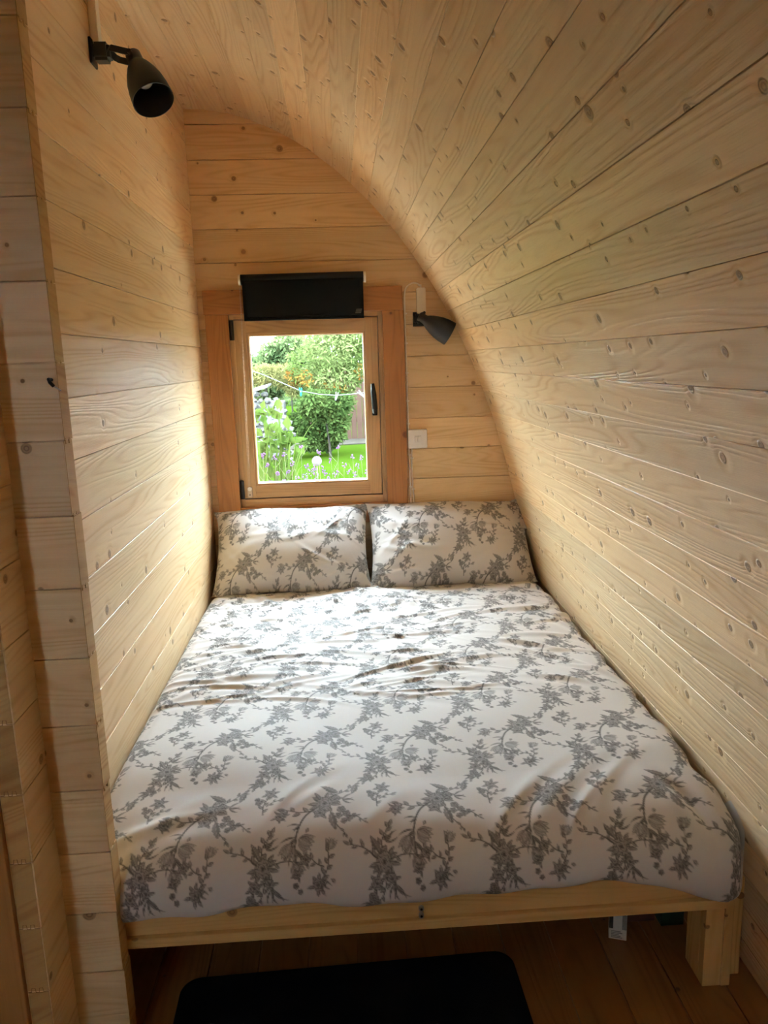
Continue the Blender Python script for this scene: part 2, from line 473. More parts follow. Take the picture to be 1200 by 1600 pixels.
m.build('far_back_panel', 'back', wall_back, grain_axis=(1, 0, 0))

# unseen end wall and window, added behind the camera for fill daylight -----------------------------
GX0, GX1, DZ0, DZ1 = -1.24, -1.06, 1.10, 1.86
m = MB()
m.box(-2.3, GX0, YF - 0.04, YF, -0.02, 2.6); m.box(GX1, 1.0, YF - 0.04, YF, -0.02, 2.6)
m.box(GX0, GX1, YF - 0.04, YF, DZ1, 2.6); m.box(GX0, GX1, YF - 0.04, YF, -0.02, DZ0)
wf = m.build('added_end_wall', 'wall', None, grain_axis=(1, 0, 0)); tag(wf, 'added unseen end wall with an opening for fill daylight', kind='structure')
win2 = tag(empty('added_fill_window', (0, 0, 0)), 'added unseen window letting fill daylight into the room', kind='structure')
for nm, bx in (('window_stile', (GX0, GX0 + 0.03, DZ0, DZ1)), ('window_stile', (GX1 - 0.03, GX1, DZ0, DZ1)), ('window_rail', (GX0 + 0.03, GX1 - 0.03, DZ1 - 0.04, DZ1)), ('window_rail', (GX0 + 0.03, GX1 - 0.03, DZ0, DZ0 + 0.04))):
    m = MB(); m.box(bx[0], bx[1], YF - 0.035, YF - 0.003, bx[2], bx[3]); m.build(nm, 'sash', win2, grain_axis=(0, 0, 1) if 'stile' in nm else (1, 0, 0))
m = MB(); m.box(GX0 + 0.03, GX1 - 0.03, YF - 0.022, YF - 0.018, DZ0 + 0.04, DZ1 - 0.04); m.build('glass_pane', 'pane', win2)
portal('fill_window_portal', ((GX0 + GX1) / 2, YF - 0.05, (DZ0 + DZ1) / 2), (math.pi / 2, 0, math.pi), GX1 - GX0, DZ1 - DZ0)

# ------------------------------------------------------------------ window
win = tag(empty('window_1', (0, 0, 0)), 'small pine casement window looking onto a garden', kind='structure')
def wpart(name, x0, x1, y0, y1, z0, z1, mat, ax, par=None, bev=0.0015):
    m = MB(); m.box(x0, x1, y0, y1, z0, z1, bev); return m.build(name, mat, par or win, grain_axis=ax)
XA, ZA = (1, 0, 0), (0, 0, 1)
cy0, cy1 = YB - 0.024, YB + 0.002
wpart('casing_head', -0.566, 0.2755, cy0 - 0.003, cy1, 1.612, 1.712, 'casing', XA, bev=0.003)
wpart('casing_jamb', -0.562, -0.4655, cy0, cy1, 0.50, 1.612, 'casing', ZA, bev=0.003)
wpart('casing_jamb', 0.1885, 0.280, cy0, cy1, 0.50, 1.612, 'casing', ZA, bev=0.003)
wpart('casing_sill', -0.4655, 0.1885, cy0 + 0.004, cy1 + 0.02, 0.69, 0.778, 'casing', XA, bev=0.003)
fy0, fy1 = YB + 0.001, YB + 0.075
wpart('frame_jamb', -0.4685, -0.4465, fy0, fy1, 0.778, 1.617, 'sash', ZA)
wpart('frame_jamb', 0.1690, 0.1905, fy0, fy1, 0.778, 1.617, 'sash', ZA)
wpart('frame_head', -0.4465, 0.1690, fy0, fy1, 1.592, 1.617, 'sash', XA)
wpart('frame_sill', -0.4465, 0.1690, fy0, fy1, 0.752, 0.812, 'sash', XA)
wpart('frame_stop', -0.447, -0.430, YB + 0.059, fy1, 0.812, 1.592, 'sash', ZA)
wpart('frame_stop', 0.145, 0.1695, YB + 0.059, fy1, 0.812, 1.592, 'sash', ZA)
wpart('frame_stop', -0.430, 0.145, YB + 0.059, fy1, 1.565, 1.593, 'sash', XA)
wpart('frame_stop', -0.430, 0.145, YB + 0.059, fy1, 0.811, 0.838, 'sash', XA)
oy0, oy1 = fy1, YB + 0.135  # unseen surround added outside the frame to cut grazing daylight
wpart('added_light_baffle', -0.56, -0.432, oy0, oy1, 0.70, 1.66, 'casing', ZA)
wpart('added_light_baffle', 0.148, 0.275, oy0, oy1, 0.70, 1.66, 'casing', ZA)
wpart('added_light_baffle', -0.432, 0.148, oy0, oy1, 1.568, 1.66, 'casing', XA)
wpart('added_light_baffle', -0.432, 0.148, oy0, oy1, 0.70, 0.832, 'casing', XA)
sy0, sy1 = YB + 0.004, YB + 0.058
sash = wpart('sash', -0.4550, -0.3965, sy0, sy1, 0.8165, 1.587, 'sash', ZA)
wpart('sash_stile', 0.113, 0.1665, sy0, sy1, 0.8165, 1.587, 'sash', ZA, sash)
wpart('sash_rail', -0.3965, 0.113, sy0 + 0.0008, sy1, 1.531, 1.587, 'sash', XA, sash)
wpart('sash_rail', -0.3965, 0.113, sy0 + 0.0008, sy1, 0.8165, 0.871, 'sash', XA, sash)
for bx in ((-0.3965, -0.386, 0.871, 1.531), (0.1035, 0.113, 0.871, 1.531)):
    wpart('glazing_bead', bx[0], bx[1], sy0 + 0.006, sy1 - 0.006, bx[2], bx[3], 'sash', ZA, sash, 0.002)
for bx in ((-0.386, 0.1035, 1.5215, 1.531), (-0.386, 0.1035, 0.871, 0.8815)):
    wpart('glazing_bead', bx[0], bx[1], sy0 + 0.006, sy1 - 0.006, bx[2], bx[3], 'sash', XA, sash, 0.002)
m = MB(); m.box(-0.386, 0.1035, sy0 + 0.022, sy0 + 0.026, 0.8815, 1.5215); m.build('glass_pane', 'pane', sash)
# rubber spacer line round the pane
m = MB()
for bx in ((-0.386, 0.1035, 1.5185, 1.5215), (-0.386, 0.1035, 0.8815, 0.8845), (-0.386, -0.383, 0.8845, 1.5185), (0.1005, 0.1035, 0.8845, 1.5185)):
    m.box(bx[0], bx[1], sy0 + 0.020, sy0 + 0.028, bx[2], bx[3])
m.build('glazing_seal', 'plastic', sash)
# handle
hb = MB(); hb.box(0.1325, 0.1555, sy0 - 0.010, sy0, 1.166, 1.226, 0.004)
hnd = hb.build('handle', 'darkmetal', sash)
m = MB(); m.tube([(0.144, sy0 - 0.010, 1.182), (0.144, sy0 - 0.036, 1.184), (0.143, sy0 - 0.042, 1.20), (0.140, sy0 - 0.042, 1.26), (0.136, sy0 - 0.040, 1.306)], [0.010, 0.0105, 0.0125, 0.0125, 0.0085], 14)
m.build('lever', 'darkmetal', hnd, True)
m = MB(); m.tube([(0.1365, sy0 - 0.0495, 1.195), (0.1335, sy0 - 0.050, 1.26), (0.131, sy0 - 0.046, 1.304)], 0.0016, 6); m.build('bright_edge', 'steel', hnd, True)
for zc in (1.547, 0.857):
    m = MB(); m.box(-0.4655, -0.447, sy0 - 0.014, sy0 + 0.002, zc - 0.042, zc + 0.042, 0.003)
    hg = m.build('hinge', 'darkmetal', win)
    m = MB(); m.tube([(-0.4555, sy0 - 0.016, zc - 0.040), (-0.4555, sy0 - 0.016, zc + 0.040)], 0.0065, 10); m.build('hinge_barrel', 'darkmetal', hg, True)
portal('window_portal', (-0.14, YB + 0.15, 1.2), (math.pi / 2, 0, 0), 0.60, 0.76)

# ------------------------------------------------------------------ roller blind
bl = tag(empty('roller_blind', (-0.14, YB - 0.05, 1.75)), 'black roller blind mostly wound up above the window', 'roller blind')
by, bz = YB - 0.050, 1.748
m = MB(); m.tube([(-0.399, by, bz), (0.112, by, bz + 0.002)], 0.0215, 24); m.build('roll', 'tube', bl, True)
for xx, w in ((-0.4075, 0.009), (0.1125, 0.010)):
    m = MB(); m.tube([(xx, by, bz), (xx + w, by, bz)], 0.0225, 20); m.box(xx + 0.001, xx + w - 0.001, by, YB, bz - 0.016, bz + 0.02)
    m.build('end_bracket', 'plastic', bl, True)
m = MB()
nx = 30; vv = []; ff = []
for j in range(12):
    t = j / 11
    for i in range(nx + 1):
        u = i / nx
        vv.append((-0.392 + u * 0.501, by - 0.0195 + 0.004 * t + 0.0012 * math.sin(u * 9) * t, bz - 0.004 - t * 0.158))
for j in range(11):
    for i in range(nx): ff.append((j * (nx + 1) + i, j * (nx + 1) + i + 1, (j + 1) * (nx + 1) + i + 1, (j + 1) * (nx + 1) + i))
m.add(vv, ff); fb = m.build('fabric', 'black', bl, True)
md = fb.modifiers.new('thickness', 'SOLIDIFY'); md.thickness = 0.0012
m = MB(); m.box(-0.392, 0.109, by - 0.020, by - 0.011, bz - 0.168, bz - 0.158, 0.002); m.build('bottom_bar', 'black', bl)
m = MB()
for k, zz in enumerate((bz - 0.134, bz - 0.1405, bz - 0.147)):
    xo = 0.076 - 0.002 * k
    m.add([(xo, by - 0.0215, zz), (xo + 0.024, by - 0.0215, zz), (xo + 0.026, by - 0.0215, zz + 0.004), (xo + 0.002, by - 0.0215, zz + 0.004)], [(0, 1, 2, 3)])
M['mark'] = plain('grey_printed_mark', (0.10, 0.095, 0.085), 0.6)
mk = m.build('grey_mark', 'mark', bl); md = mk.modifiers.new('thickness', 'SOLIDIFY'); md.thickness = 0.0006
# bead chain loop, held by a retainer low on the sash
m = MB()
for (x0, x1, yy) in ((-0.4035, -0.427, by - 0.010), (-0.4035, -0.421, by + 0.010)):
    for k in range(150):
        t = k / 149
        m.ball((x0 + (x1 - x0) * t, yy + (sy0 - 0.012 - yy) * t ** 0.7, bz - 0.01 - t * 0.875), 0.0019, 5, 3)
m.build('bead_chain', 'clear', bl, True)
m = MB(); m.box(-0.4335, -0.412, sy0 - 0.012, sy0, 0.822, 0.868, 0.003); rt = m.build('chain_retainer', 'clear', bl)
m = MB(); m.tube([(-0.4225, sy0 - 0.014, 0.86), (-0.4225, sy0 - 0.011, 0.86)], 0.009, 14); m.build('retainer_wheel', 'plastic', rt, True)
m = MB(); m.tube([(-0.4225, sy0 - 0.0135, 0.834), (-0.4225, sy0 - 0.011, 0.834)], 0.0028, 10); m.build('retainer_screw', 'darkmetal', rt, True)

# ------------------------------------------------------------------ reading lamps
def shade_mesh(origin, axis, L=0.150, R=0.0515):
    prof = [(-0.002, 0.0), (-0.002, 0.016), (0.002, 0.019), (0.030, 0.0195), (0.037, 0.024), (0.050, 0.031), (0.070, 0.039), (0.092, 0.0455), (0.118, 0.0495), (L, R)]
    inner = [(L, R - 0.0016), (0.118, 0.0475), (0.092, 0.0435), (0.070, 0.037), (0.052, 0.030), (0.045, 0.0)]
    a = MB(); a.lathe(prof + inner[:1], origin, axis, 40)
    b = MB(); b.lathe(inner, origin, axis, 40)
    return a, b
def reading_lamp(loc, label, wall_n, plate_c, origin, axis, pivot, up_block):
    o = tag(empty('reading_lamp', loc), label, 'lamp', 'clip reading lamps in the bed nook')
    axis = Vector(axis).normalized(); wn = Vector(wall_n); origin = Vector(origin); pivot = Vector(pivot)
    a, b = shade_mesh(origin, axis)
    sh = a.build('lamp_shade', 'lampblack', o, True); b.build('reflector', 'lampin', sh, True)
    m = MB(); m.ball(tuple(origin + axis * 0.083), 0.021, 16, 10); bu = m.build('bulb', 'bulb', o, True)
    m = MB(); m.tube([origin + axis * 0.04, origin + axis * 0.07], 0.013, 14); m.build('bulb_socket', 'plastic', bu, True)
    # wall plate and swivel block
    side = wn.cross(Vector((0, 0, 1))).normalized(); pc = Vector(plate_c)
    def obox(c, hx, hy, hz):   # along wall normal, along wall, up
        m = MB(); bm = bmesh.new(); bmesh.ops.create_cube(bm, size=2.0)
        for q in bm.verts: q.co = Vector((q.co.x * hx, q.co.y * hy, q.co.z * hz))
        bmesh.ops.bevel(bm, geom=bm.edges[:], offset=min(hx, hy, hz) * 0.35, segments=2, affect='EDGES')
        bm.verts.index_update()
        m.add([c + wn * q.co.x + side * q.co.y + Vector((0, 0, q.co.z)) for q in bm.verts], [[q.index for q in f.verts] for f in bm.faces]); bm.free()
        return m
    obox(pc + wn * 0.003, 0.003, 0.024, 0.030).build('wall_plate', 'darkmetal', o)
    obox(pc + wn * 0.026, 0.022, 0.022, 0.021).build('swivel_block', 'darkmetal', o, True)
    # fork: a bent flat strip from the swivel round the neck of the shade
    p0 = pc + wn * 0.048
    perp = axis.cross((p0 - pivot).normalized()); perp.normalize()
    mid = p0
    d = (pivot - p0); dn = d.normalized()
    upv = perp.cross(dn).normalized()
    w = 0.0215
    pts = [pivot + perp * w, p0 + dn * 0.012 + perp * w, p0 + dn * 0.003 + perp * (w * 0.75), p0 + perp * 0.006, p0 - perp * 0.006, p0 + dn * 0.003 - perp * (w * 0.75), p0 + dn * 0.012 - perp * w, pivot - perp * w]
    m = MB(); v = []; f = []
    hw = 0.008
    for i, p in enumerate(pts):
        t = (pts[min(i + 1, len(pts) - 1)] - pts[max(i - 1, 0)]).normalized()
        nn = t.cross(upv).normalized() * 0.0015
        v += [p + upv * hw + nn, p - upv * hw + nn, p - upv * hw - nn, p + upv * hw - nn]
    for i in range(len(pts) - 1):
        for k in range(4):
            f.append((i * 4 + k, i * 4 + (k + 1) % 4, i * 4 + 4 + (k + 1) % 4, i * 4 + 4 + k))
    f += [(3, 2, 1, 0), tuple(range(len(v) - 4, len(v)))]
    m.add(v, f); fk = m.build('fork', 'lampblack', o)
    m = MB(); m.tube([pivot - perp * 0.029, pivot + perp * 0.029], 0.0055, 12); m.build('pivot_knob', 'darkmetal', fk, True)
    obox(Vector(up_block[0]) + wn * up_block[3], up_block[3], up_block[1], up_block[2]).build('mounting_block', 'beige', o)
    return o
# over the log wall
ax1 = Vector((0.36, -0.40, -0.83)).normalized()
org1 = Vector((-0.486, 2.115, 2.172))
reading_lamp((XL, 2.13, 2.18), 'dark grey reading lamp high on the pale log wall, bell tipped towards the bed', (1, 0, 0), (XL, 2.135, 2.183),
             org1, ax1, org1 + ax1 * 0.014, ((XL, 2.15, 2.262), 0.019, 0.058, 0.010))
# beside the window
ax2 = Vector((0.86, 0.02, -0.50)).normalized()
org2 = Vector((0.340, YB - 0.083, 1.580))
reading_lamp((0.355, YB, 1.58), 'dark grey reading lamp on the window wall, aimed at the curved boards', (0, -1, 0), (0.345, YB, 1.572),
             org2, ax2, org2 + ax2 * 0.012, ((0.3575, YB, 1.648), 0.0195, 0.054, 0.010))

# ------------------------------------------------------------------ switch and cables
sw = tag(empty('light_switch', (0.3285, YB, 1.058)), 'square white double light switch on the window wall', 'switch')
m = MB(); m.box(0.2865, 0.3715, YB - 0.028, YB, 1.0165, 1.0995, 0.004); m.build('switch_plate', 'plastic', sw)
for xx in (0.3155, 0.3305):
    m = MB(); m.box(xx, xx + 0.0135, YB - 0.033, YB - 0.026, 1.045, 1.072, 0.0018); m.build('rocker', 'plastic', sw)
def cable(label, pts, clips, mat='cable', r=0.0034, name='power_cable'):
    c = tag(empty(name, pts[0]), label, 'cable')
    m = MB(); P = [Vector(p) for p in pts]; out = []
    for i in range(len(P) - 1):
        p0, p1, p2, p3 = P[max(i - 1, 0)], P[i], P[i + 1], P[min(i + 2, len(P) - 1)]
        for k in range(6):
            t = k / 6
            out.append(0.5 * ((2 * p1) + (p2 - p0) * t + (2 * p0 - 5 * p1 + 4 * p2 - p3) * t * t + (3 * p1 - p0 - 3 * p2 + p3) * t ** 3))
    out.append(P[-1]); m.tube(out, r, 8); m.build('sheath', mat, c, True)
    for (xx, zz) in clips:
        m = MB(); m.box(xx - 0.0055, xx + 0.0055, YB - 0.011, YB, zz - 0.0035, zz + 0.0035, 0.001)
        m.tube([(xx + 0.0055, YB - 0.012, zz), (xx + 0.0055, YB, zz)], 0.003, 8); m.build('cable_clip', 'cable', c)
    return c
yc = YB - 0.005
cable('white cable curving from the window-wall lamp block down to the switch', [(0.357, yc, 1.700), (0.355, yc, 1.712), (0.333, yc, 1.723), (0.305, yc, 1.715), (0.288, yc, 1.685), (0.2865, yc, 1.62), (0.2880, yc, 1.45), (0.2890, yc, 1.28), (0.2905, yc, 1.098)],
      [(0.352, 1.713), (0.288, 1.597), (0.2885, 1.472), (0.2885, 1.346), (0.290, 1.225), (0.2905, 1.125)])
cable('white cable below the switch nearest the window casing', [(0.2915, yc, 1.017), (0.2910, yc, 0.95), (0.293, yc, 0.86), (0.294, yc, 0.70), (0.296, yc, 0.56)], [(0.291, 0.988), (0.294, 0.842)])
cable('white cable below the switch, further from the casing', [(0.3040, yc, 1.017), (0.3015, yc, 0.95), (0.304, yc, 0.87), (0.309, yc, 0.74), (0.312, yc, 0.56)], [(0.302, 0.972), (0.3055, 0.832)])
for (lab, yy, z1, mt) in (('pale flex rising from the log-wall lamp block', 2.156, 2.425, 'cable'), ('thin brown wire above the log-wall lamp block', 2.135, 2.425, 'darkcable')):
    c = tag(empty('lamp_flex', (XL, yy, 2.32)), lab, 'cable')
    m = MB(); m.tube([(XL + 0.006, yy, 2.318), (XL + 0.004, yy - 0.004, 2.36), (XL + 0.004, yy - 0.015 if mt == 'darkcable' else yy, z1)], 0.0032 if mt == 'cable' else 0.0022, 8)
    m.build('sheath', mt, c, True)

# small bent hook on the log end
hk = tag(empty('wire_hook', (-0.493, YC, 1.372)), 'small bent wire hook in the end of the cross wall', 'hook')
m = MB(); m.tube([(-0.500, YC + 0.004, 1.388), (-0.502, YC - 0.010, 1.389), (-0.499, YC - 0.014, 1.384), (-0.494, YC - 0.011, 1.377)], 0.003, 8); m.build('hook_shank', 'darkmetal', hk, True)
m = MB(); m.tube([(-0.4945, YC - 0.011, 1.3775), (-0.484, YC - 0.006, 1.369)], 0.0013, 6); m.build('bright_tip', 'steel', hk, True)

# ------------------------------------------------------------------ bed
bed = tag(empty('bed_frame', (0.12, 1.42, 0)), 'low pine double bed frame with bolted foot rail', 'bed')
BY = 1.42
def bpart(name, x0, x1, y0, y1, z0, z1, ax=(1, 0, 0), bev=0.002, par=None, mat='bed'):
    m = MB(); m.box(x0, x1, y0, y1, z0, z1, bev); return m.build(name, mat, par or bed, grain_axis=ax)
BX0, BX1 = -0.582, 0.8245
fr = bpart('foot_rail', BX0 + 0.012, 0.799, BY + 0.006, BY + 0.026, 0.224, 0.304)
bpart('rail_lip', BX0 + 0.03, 0.800, BY - 0.006, BY + 0.040, 0.2045, 0.2275, par=fr)
bpart('head_rail', BX0 + 0.03, 0.79, 3.285, 3.307, 0.226, 0.304)
for xx in (BX0, 0.799):
    bpart('side_rail', xx, xx + 0.020, BY + 0.022, 3.30, 0.216, 0.304, (0, 1, 0))
for (x0, x1) in ((0.757, 0.799), (BX0 + 0.02, BX0 + 0.062)):
    for y0 in (BY + 0.004, 3.25):
        lg = bpart('leg', x0, x1, y0, y0 + 0.022, 0.0, 0.205, (0, 0, 1))
        bpart('leg_return', x0 - (0.0 if x0 < 0 else 0.0), x0 + 0.018, y0 + 0.022, y0 + 0.085, 0.0, 0.205, (0, 0, 1), par=lg)
        xs = 0.799 if x0 > 0 else BX0
        bpart('leg_side', xs, xs + 0.0205, y0 - 0.002 if y0 < 2 else y0, y0 + 0.06, 0.0, 0.262 if y0 < 2 else 0.216, (0, 0, 1), par=lg)
for (xx, zz) in ((0.1270, 0.2500), (0.1270, 0.2330), (0.8095, 0.2495)):
    m = MB(); m.tube([(xx, BY - 0.001, zz), (xx, BY + 0.008, zz)], 0.0058, 16); bo = m.build('bolt', 'steel', bed, True)
    m = MB(); m.tube([(xx, BY - 0.0018, zz), (xx, BY - 0.0008, zz)], 0.0028, 6); m.build('hex_socket', 'darkmetal', bo)
for k in range(15):
    y0 = 1.50 + k * 0.118
    bpart('slat', BX0 + 0.02, 0.799, y0, y0 + 0.07, 0.245, 0.262, (1, 0, 0), 0.001)
ps = bpart('support_post', 0.829, 0.8565, 1.452, 1.500, 0.0, 0.2495, (0, 0, 1))
m = MB(); m.tube([(0.848, 1.4505, 0.205), (0.848, 1.4525, 0.205)], 0.0085, 14); m.build('round_plug', 'plug', ps, True)

# ------------------------------------------------------------------ flower print (drawn as a repeat, then read off at every vertex)
TW, TH, PX_ = 0.252, 0.285, 2000.0
tw, th = int(TW * PX_), int(TH * PX_)
tile = np.zeros((th, tw), np.float32)
def splat(cx, cy, rad, fn):
    i0, i1 = int((cx - rad) * PX_), int((cx + rad) * PX_) + 1
    j0, j1 = int((cy - rad) * PX_), int((cy + rad) * PX_) + 1
    ii = np.arange(i0, i1); jj = np.arange(j0, j1)
    xx, yy = np.meshgrid((ii + 0.5) / PX_, (jj + 0.5) / PX_)
    val, cov = fn(xx, yy)
    sl = np.ix_(jj % th, ii % tw)
    tile[sl] = tile[sl] * (1 - cov) + val * cov
AA = 1.0 / PX_
def stroke(pts, w0, w1, ink=0.9):
    P = []
    for i in range(len(pts) - 1):
        p0, p1, p2, p3 = [np.array(pts[k]) for k in (max(i - 1, 0), i, i + 1, min(i + 2, len(pts) - 1))]
        for k in range(5):
            t = k / 5
            P.append(0.5 * ((2 * p1) + (p2 - p0) * t + (2 * p0 - 5 * p1 + 4 * p2 - p3) * t * t + (3 * p1 - p0 - 3 * p2 + p3) * t ** 3))
    P.append(np.array(pts[-1])); P = np.array(P)
    c = (P.min(0) + P.max(0)) / 2; rad = float((P.max(0) - P.min(0)).max() / 2 + max(w0, w1) + 0.001)
    def fn(x, y):
        best = np.full(x.shape, 9.0); n = len(P) - 1
        for k in range(n):
            a, b = P[k], P[k + 1]; d = b - a; L = max(d @ d, 1e-12)
            t = np.clip(((x - a[0]) * d[0] + (y - a[1]) * d[1]) / L, 0, 1)
            dist = np.hypot(x - a[0] - t * d[0], y - a[1] - t * d[1]) - (w0 + (w1 - w0) * (k + t) / n)
            best = np.minimum(best, dist)
        return ink, np.clip(0.5 - best / AA / 1.5, 0, 1)
    splat(c[0], c[1], rad, fn)
def leaf(x, y, ang, L, W, ink=0.62, curl=0.0, lobes=0, edge=0.95):
    ca, sa = math.cos(ang), math.sin(ang)
    def fn(xx, yy):
        u = (xx - x) * ca + (yy - y) * sa; v = -(xx - x) * sa + (yy - y) * ca
        t = u / L; v = v - curl * L * t * (1 - t) * 2
        prof = np.sin(np.pi * np.clip(t, 0, 1) ** 0.8) * W / 2
        if lobes: prof = prof * (0.72 + 0.28 * np.abs(np.sin(np.clip(t, 0, 1) * math.pi * lobes)))
        d = np.abs(v) - prof
        inside = (t > 0) & (t < 1)
        cov = np.where(inside, np.clip(0.5 - d / AA / 1.5, 0, 1), 0)
        e = np.clip((d + 0.0011) / 0.0007, 0, 1)
        vein = (np.abs(v) < 0.00035) * 0.5
        ribs = (np.sin((u - np.abs(v) * 1.2) * 2 * math.pi / 0.0026) > 0.35) * 0.22
        val = np.clip(ink + (edge - ink) * e - vein * (1 - e) + ribs, 0, 1) * np.where(v > 0, 1.0, 0.82)
        return val, cov
    splat(x + ca * L / 2, y + sa * L / 2, L / 2 + W + 0.002, fn)
def flower(x, y, r, n=6, ink=0.42, rot=0.0, rings=2):
    def fn(xx, yy):
        dx, dy = xx - x, yy - y; a = np.arctan2(dy, dx) + rot; q = np.hypot(dx, dy)
        R0 = r * (0.80 + 0.20 * np.abs(np.cos(a * n / 2)))
        cov = np.clip(0.5 - (q - R0) / AA / 1.5, 0, 1)
        val = np.full(xx.shape, ink)
        val = np.where(q > R0 - 0.0010, 0.97, val)
        for k in range(1, rings + 1):
            rr = R0 * (k / (rings + 1)) * (0.9 + 0.12 * np.cos(a * n / 2 + k))
            val = np.where(np.abs(q - rr) < 0.00055, 0.95, val)
        val = np.where((np.abs(np.sin(a * n / 2)) < 0.10) & (q > r * 0.35), 0.9, val)
        val = np.where((np.sin(a * n * 3) > 0.6) & (q > r * 0.5), val + 0.2, val)
        val = np.where(q < r * 0.20, 0.9, val)
        return np.clip(val, 0, 1), cov
    splat(x, y, r * 1.1 + 0.002, fn)
mm = 0.00142
rp = random.Random(5)
def blossom(x, y, r, n, leaves=7, L=13, W=5.5, a0=0.3):
    for k in range(leaves):
        a = a0 + k * 2 * math.pi / leaves + rp.uniform(-0.2, 0.2)
        leaf(x + math.cos(a) * r * 0.6, y + math.sin(a) * r * 0.6, a, rp.uniform(0.8, 1.25) * L * mm, W * mm, 0.66)
    flower(x, y, r, n)
def sprig(p0, p1, bend, n, L, W, tip=True, ink=0.66):
    p0 = np.array(p0); p1 = np.array(p1); d = p1 - p0; nrm = np.array([-d[1], d[0]])
    mid = (p0 + p1) / 2 + nrm * bend
    stroke([p0, mid, p1], 0.95 * mm, 0.6 * mm)
    for k in range(n):
        t = (k + 0.7) / n
        p = p0 * (1 - t) ** 2 + 2 * t * (1 - t) * (mid + (mid - (p0 + p1) / 2)) + p1 * t * t
        a = math.atan2(d[1], d[0]) + (0.8 if k % 2 else -0.8) + rp.uniform(-0.2, 0.2)
        leaf(p[0], p[1], a, L * mm * rp.uniform(0.75, 1.1), W * mm, ink)
    if tip: leaf(p1[0], p1[1], math.atan2(d[1], d[0]), L * mm, W * mm, ink)
def grassy(x, y, ang, n, L):
    for k in range(n):
        a = ang + (k - n / 2) * 0.33 + rp.uniform(-0.1, 0.1)
        leaf(x, y, a, L * mm * rp.uniform(0.75, 1.2), 3.0 * mm, 0.85, curl=0.22 * (1 if k % 2 else -1))
def tulip(x, y, ang, s):
    for da in (0.55, -0.55, 0.25, -0.25, 0.0): leaf(x, y, ang + da, s * mm * (1.0 if da else 0.95), s * 0.42 * mm, 0.40)
def berry(x, y, r): flower(x, y, r, 5, 0.5, 0.2, 1)
# bouquet one, with its long stem and tulips
ax_, ay_ = 0.078, 0.190
stroke([(ax_, ay_), (ax_ - 30 * mm, ay_ - 22 * mm), (ax_ - 44 * mm, ay_ - 55 * mm), (ax_ - 46 * mm, ay_ - 84 * mm)], 1.7 * mm, 1.0 * mm)
grassy(ax_ - 44 * mm, ay_ - 58 * mm, -2.2, 4, 24); grassy(ax_ - 45 * mm, ay_ - 74 * mm, -1.2, 5, 26); grassy(ax_ - 38 * mm, ay_ - 40 * mm, -2.6, 3, 18)
tulip(ax_ - 40 * mm, ay_ - 60 * mm, -0.5, 25); tulip(ax_ - 52 * mm, ay_ - 66 * mm, -1.9, 24); tulip(ax_ - 46 * mm, ay_ - 92 * mm, -1.1, 20)
sprig((ax_ - 20 * mm, ay_ - 14 * mm), (ax_ - 62 * mm, ay_ - 10 * mm), 0.10, 4, 15, 7)
blossom(ax_ - 70 * mm, ay_ - 22 * mm, 8.5 * mm, 6, 6, 9, 3.5)
sprig((ax_ + 6 * mm, ay_ - 8 * mm), (ax_ + 30 * mm, ay_ - 58 * mm), -0.12, 7, 8, 3.6)
leaf(ax_ + 8 * mm, ay_ - 22 * mm, -1.35, 30 * mm, 13 * mm, 0.68, lobes=5)
for (dx, dy, r) in ((24, -16, 7), (32, -25, 6.5), (20, -28, 6), (36, -34, 6), (44, -30, 4.5), (28, -38, 5)): berry(ax_ + dx * mm, ay_ + dy * mm, r * mm)
sprig((ax_ + 36 * mm, ay_ - 30 * mm), (ax_ + 58 * mm, ay_ - 42 * mm), 0.15, 4, 8, 3)
blossom(ax_ - 2 * mm, ay_ - 1 * mm, 14 * mm, 7, 11, 16, 7); blossom(ax_ - 9 * mm, ay_ - 20 * mm, 9 * mm, 6, 5, 9, 5); blossom(ax_ + 15 * mm, ay_ + 6 * mm, 8 * mm, 6, 5, 10, 5)
sprig((ax_ + 6 * mm, ay_ + 12 * mm), (ax_ + 46 * mm, ay_ + 38 * mm), -0.08, 5, 11, 5)
leaf(ax_ + 20 * mm, ay_ + 20 * mm, 2.6, 34 * mm, 12 * mm, 0.70, lobes=6); leaf(ax_ + 48 * mm, ay_ + 36 * mm, -1.9, 22 * mm, 12 * mm, 0.68, lobes=4)
grassy(ax_ + 26 * mm, ay_ + 4 * mm, 0.2, 4, 18)
# bouquet two
bx_, by_ = 0.200, 0.052
blossom(bx_, by_, 13 * mm, 8, 11, 15, 6.5)
blossom(bx_ - 12 * mm, by_ - 24 * mm, 8.5 * mm, 6, 6, 9, 4.5); blossom(bx_ + 10 * mm, by_ - 20 * mm, 7.5 * mm, 6, 5, 9, 4)
sprig((bx_ + 8 * mm, by_ + 2 * mm), (bx_ + 58 * mm, by_ + 4 * mm), 0.10, 4, 10, 4.5)
blossom(bx_ + 62 * mm, by_ + 8 * mm, 7.5 * mm, 5, 4, 8, 4); blossom(bx_ + 50 * mm, by_ - 10 * mm, 6.5 * mm, 6, 4, 7, 3.5)
sprig((bx_ + 4 * mm, by_ - 10 * mm), (bx_ - 24 * mm, by_ - 58 * mm), 0.14, 7, 9, 4)
grassy(bx_ + 12 * mm, by_ - 26 * mm, -1.0, 5, 26); grassy(bx_ - 20 * mm, by_ - 48 * mm, -2.4, 4, 18)
for (dx, dy, r) in ((-18, -40, 7.5), (-24, -50, 6), (-12, -48, 5.5), (48, -24, 4.5), (54, -32, 4)): berry(bx_ + dx * mm, by_ + dy * mm, r * mm)
sprig((bx_ - 4 * mm, by_ + 10 * mm), (bx_ + 10 * mm, by_ + 46 * mm), 0.12, 6, 13, 6)
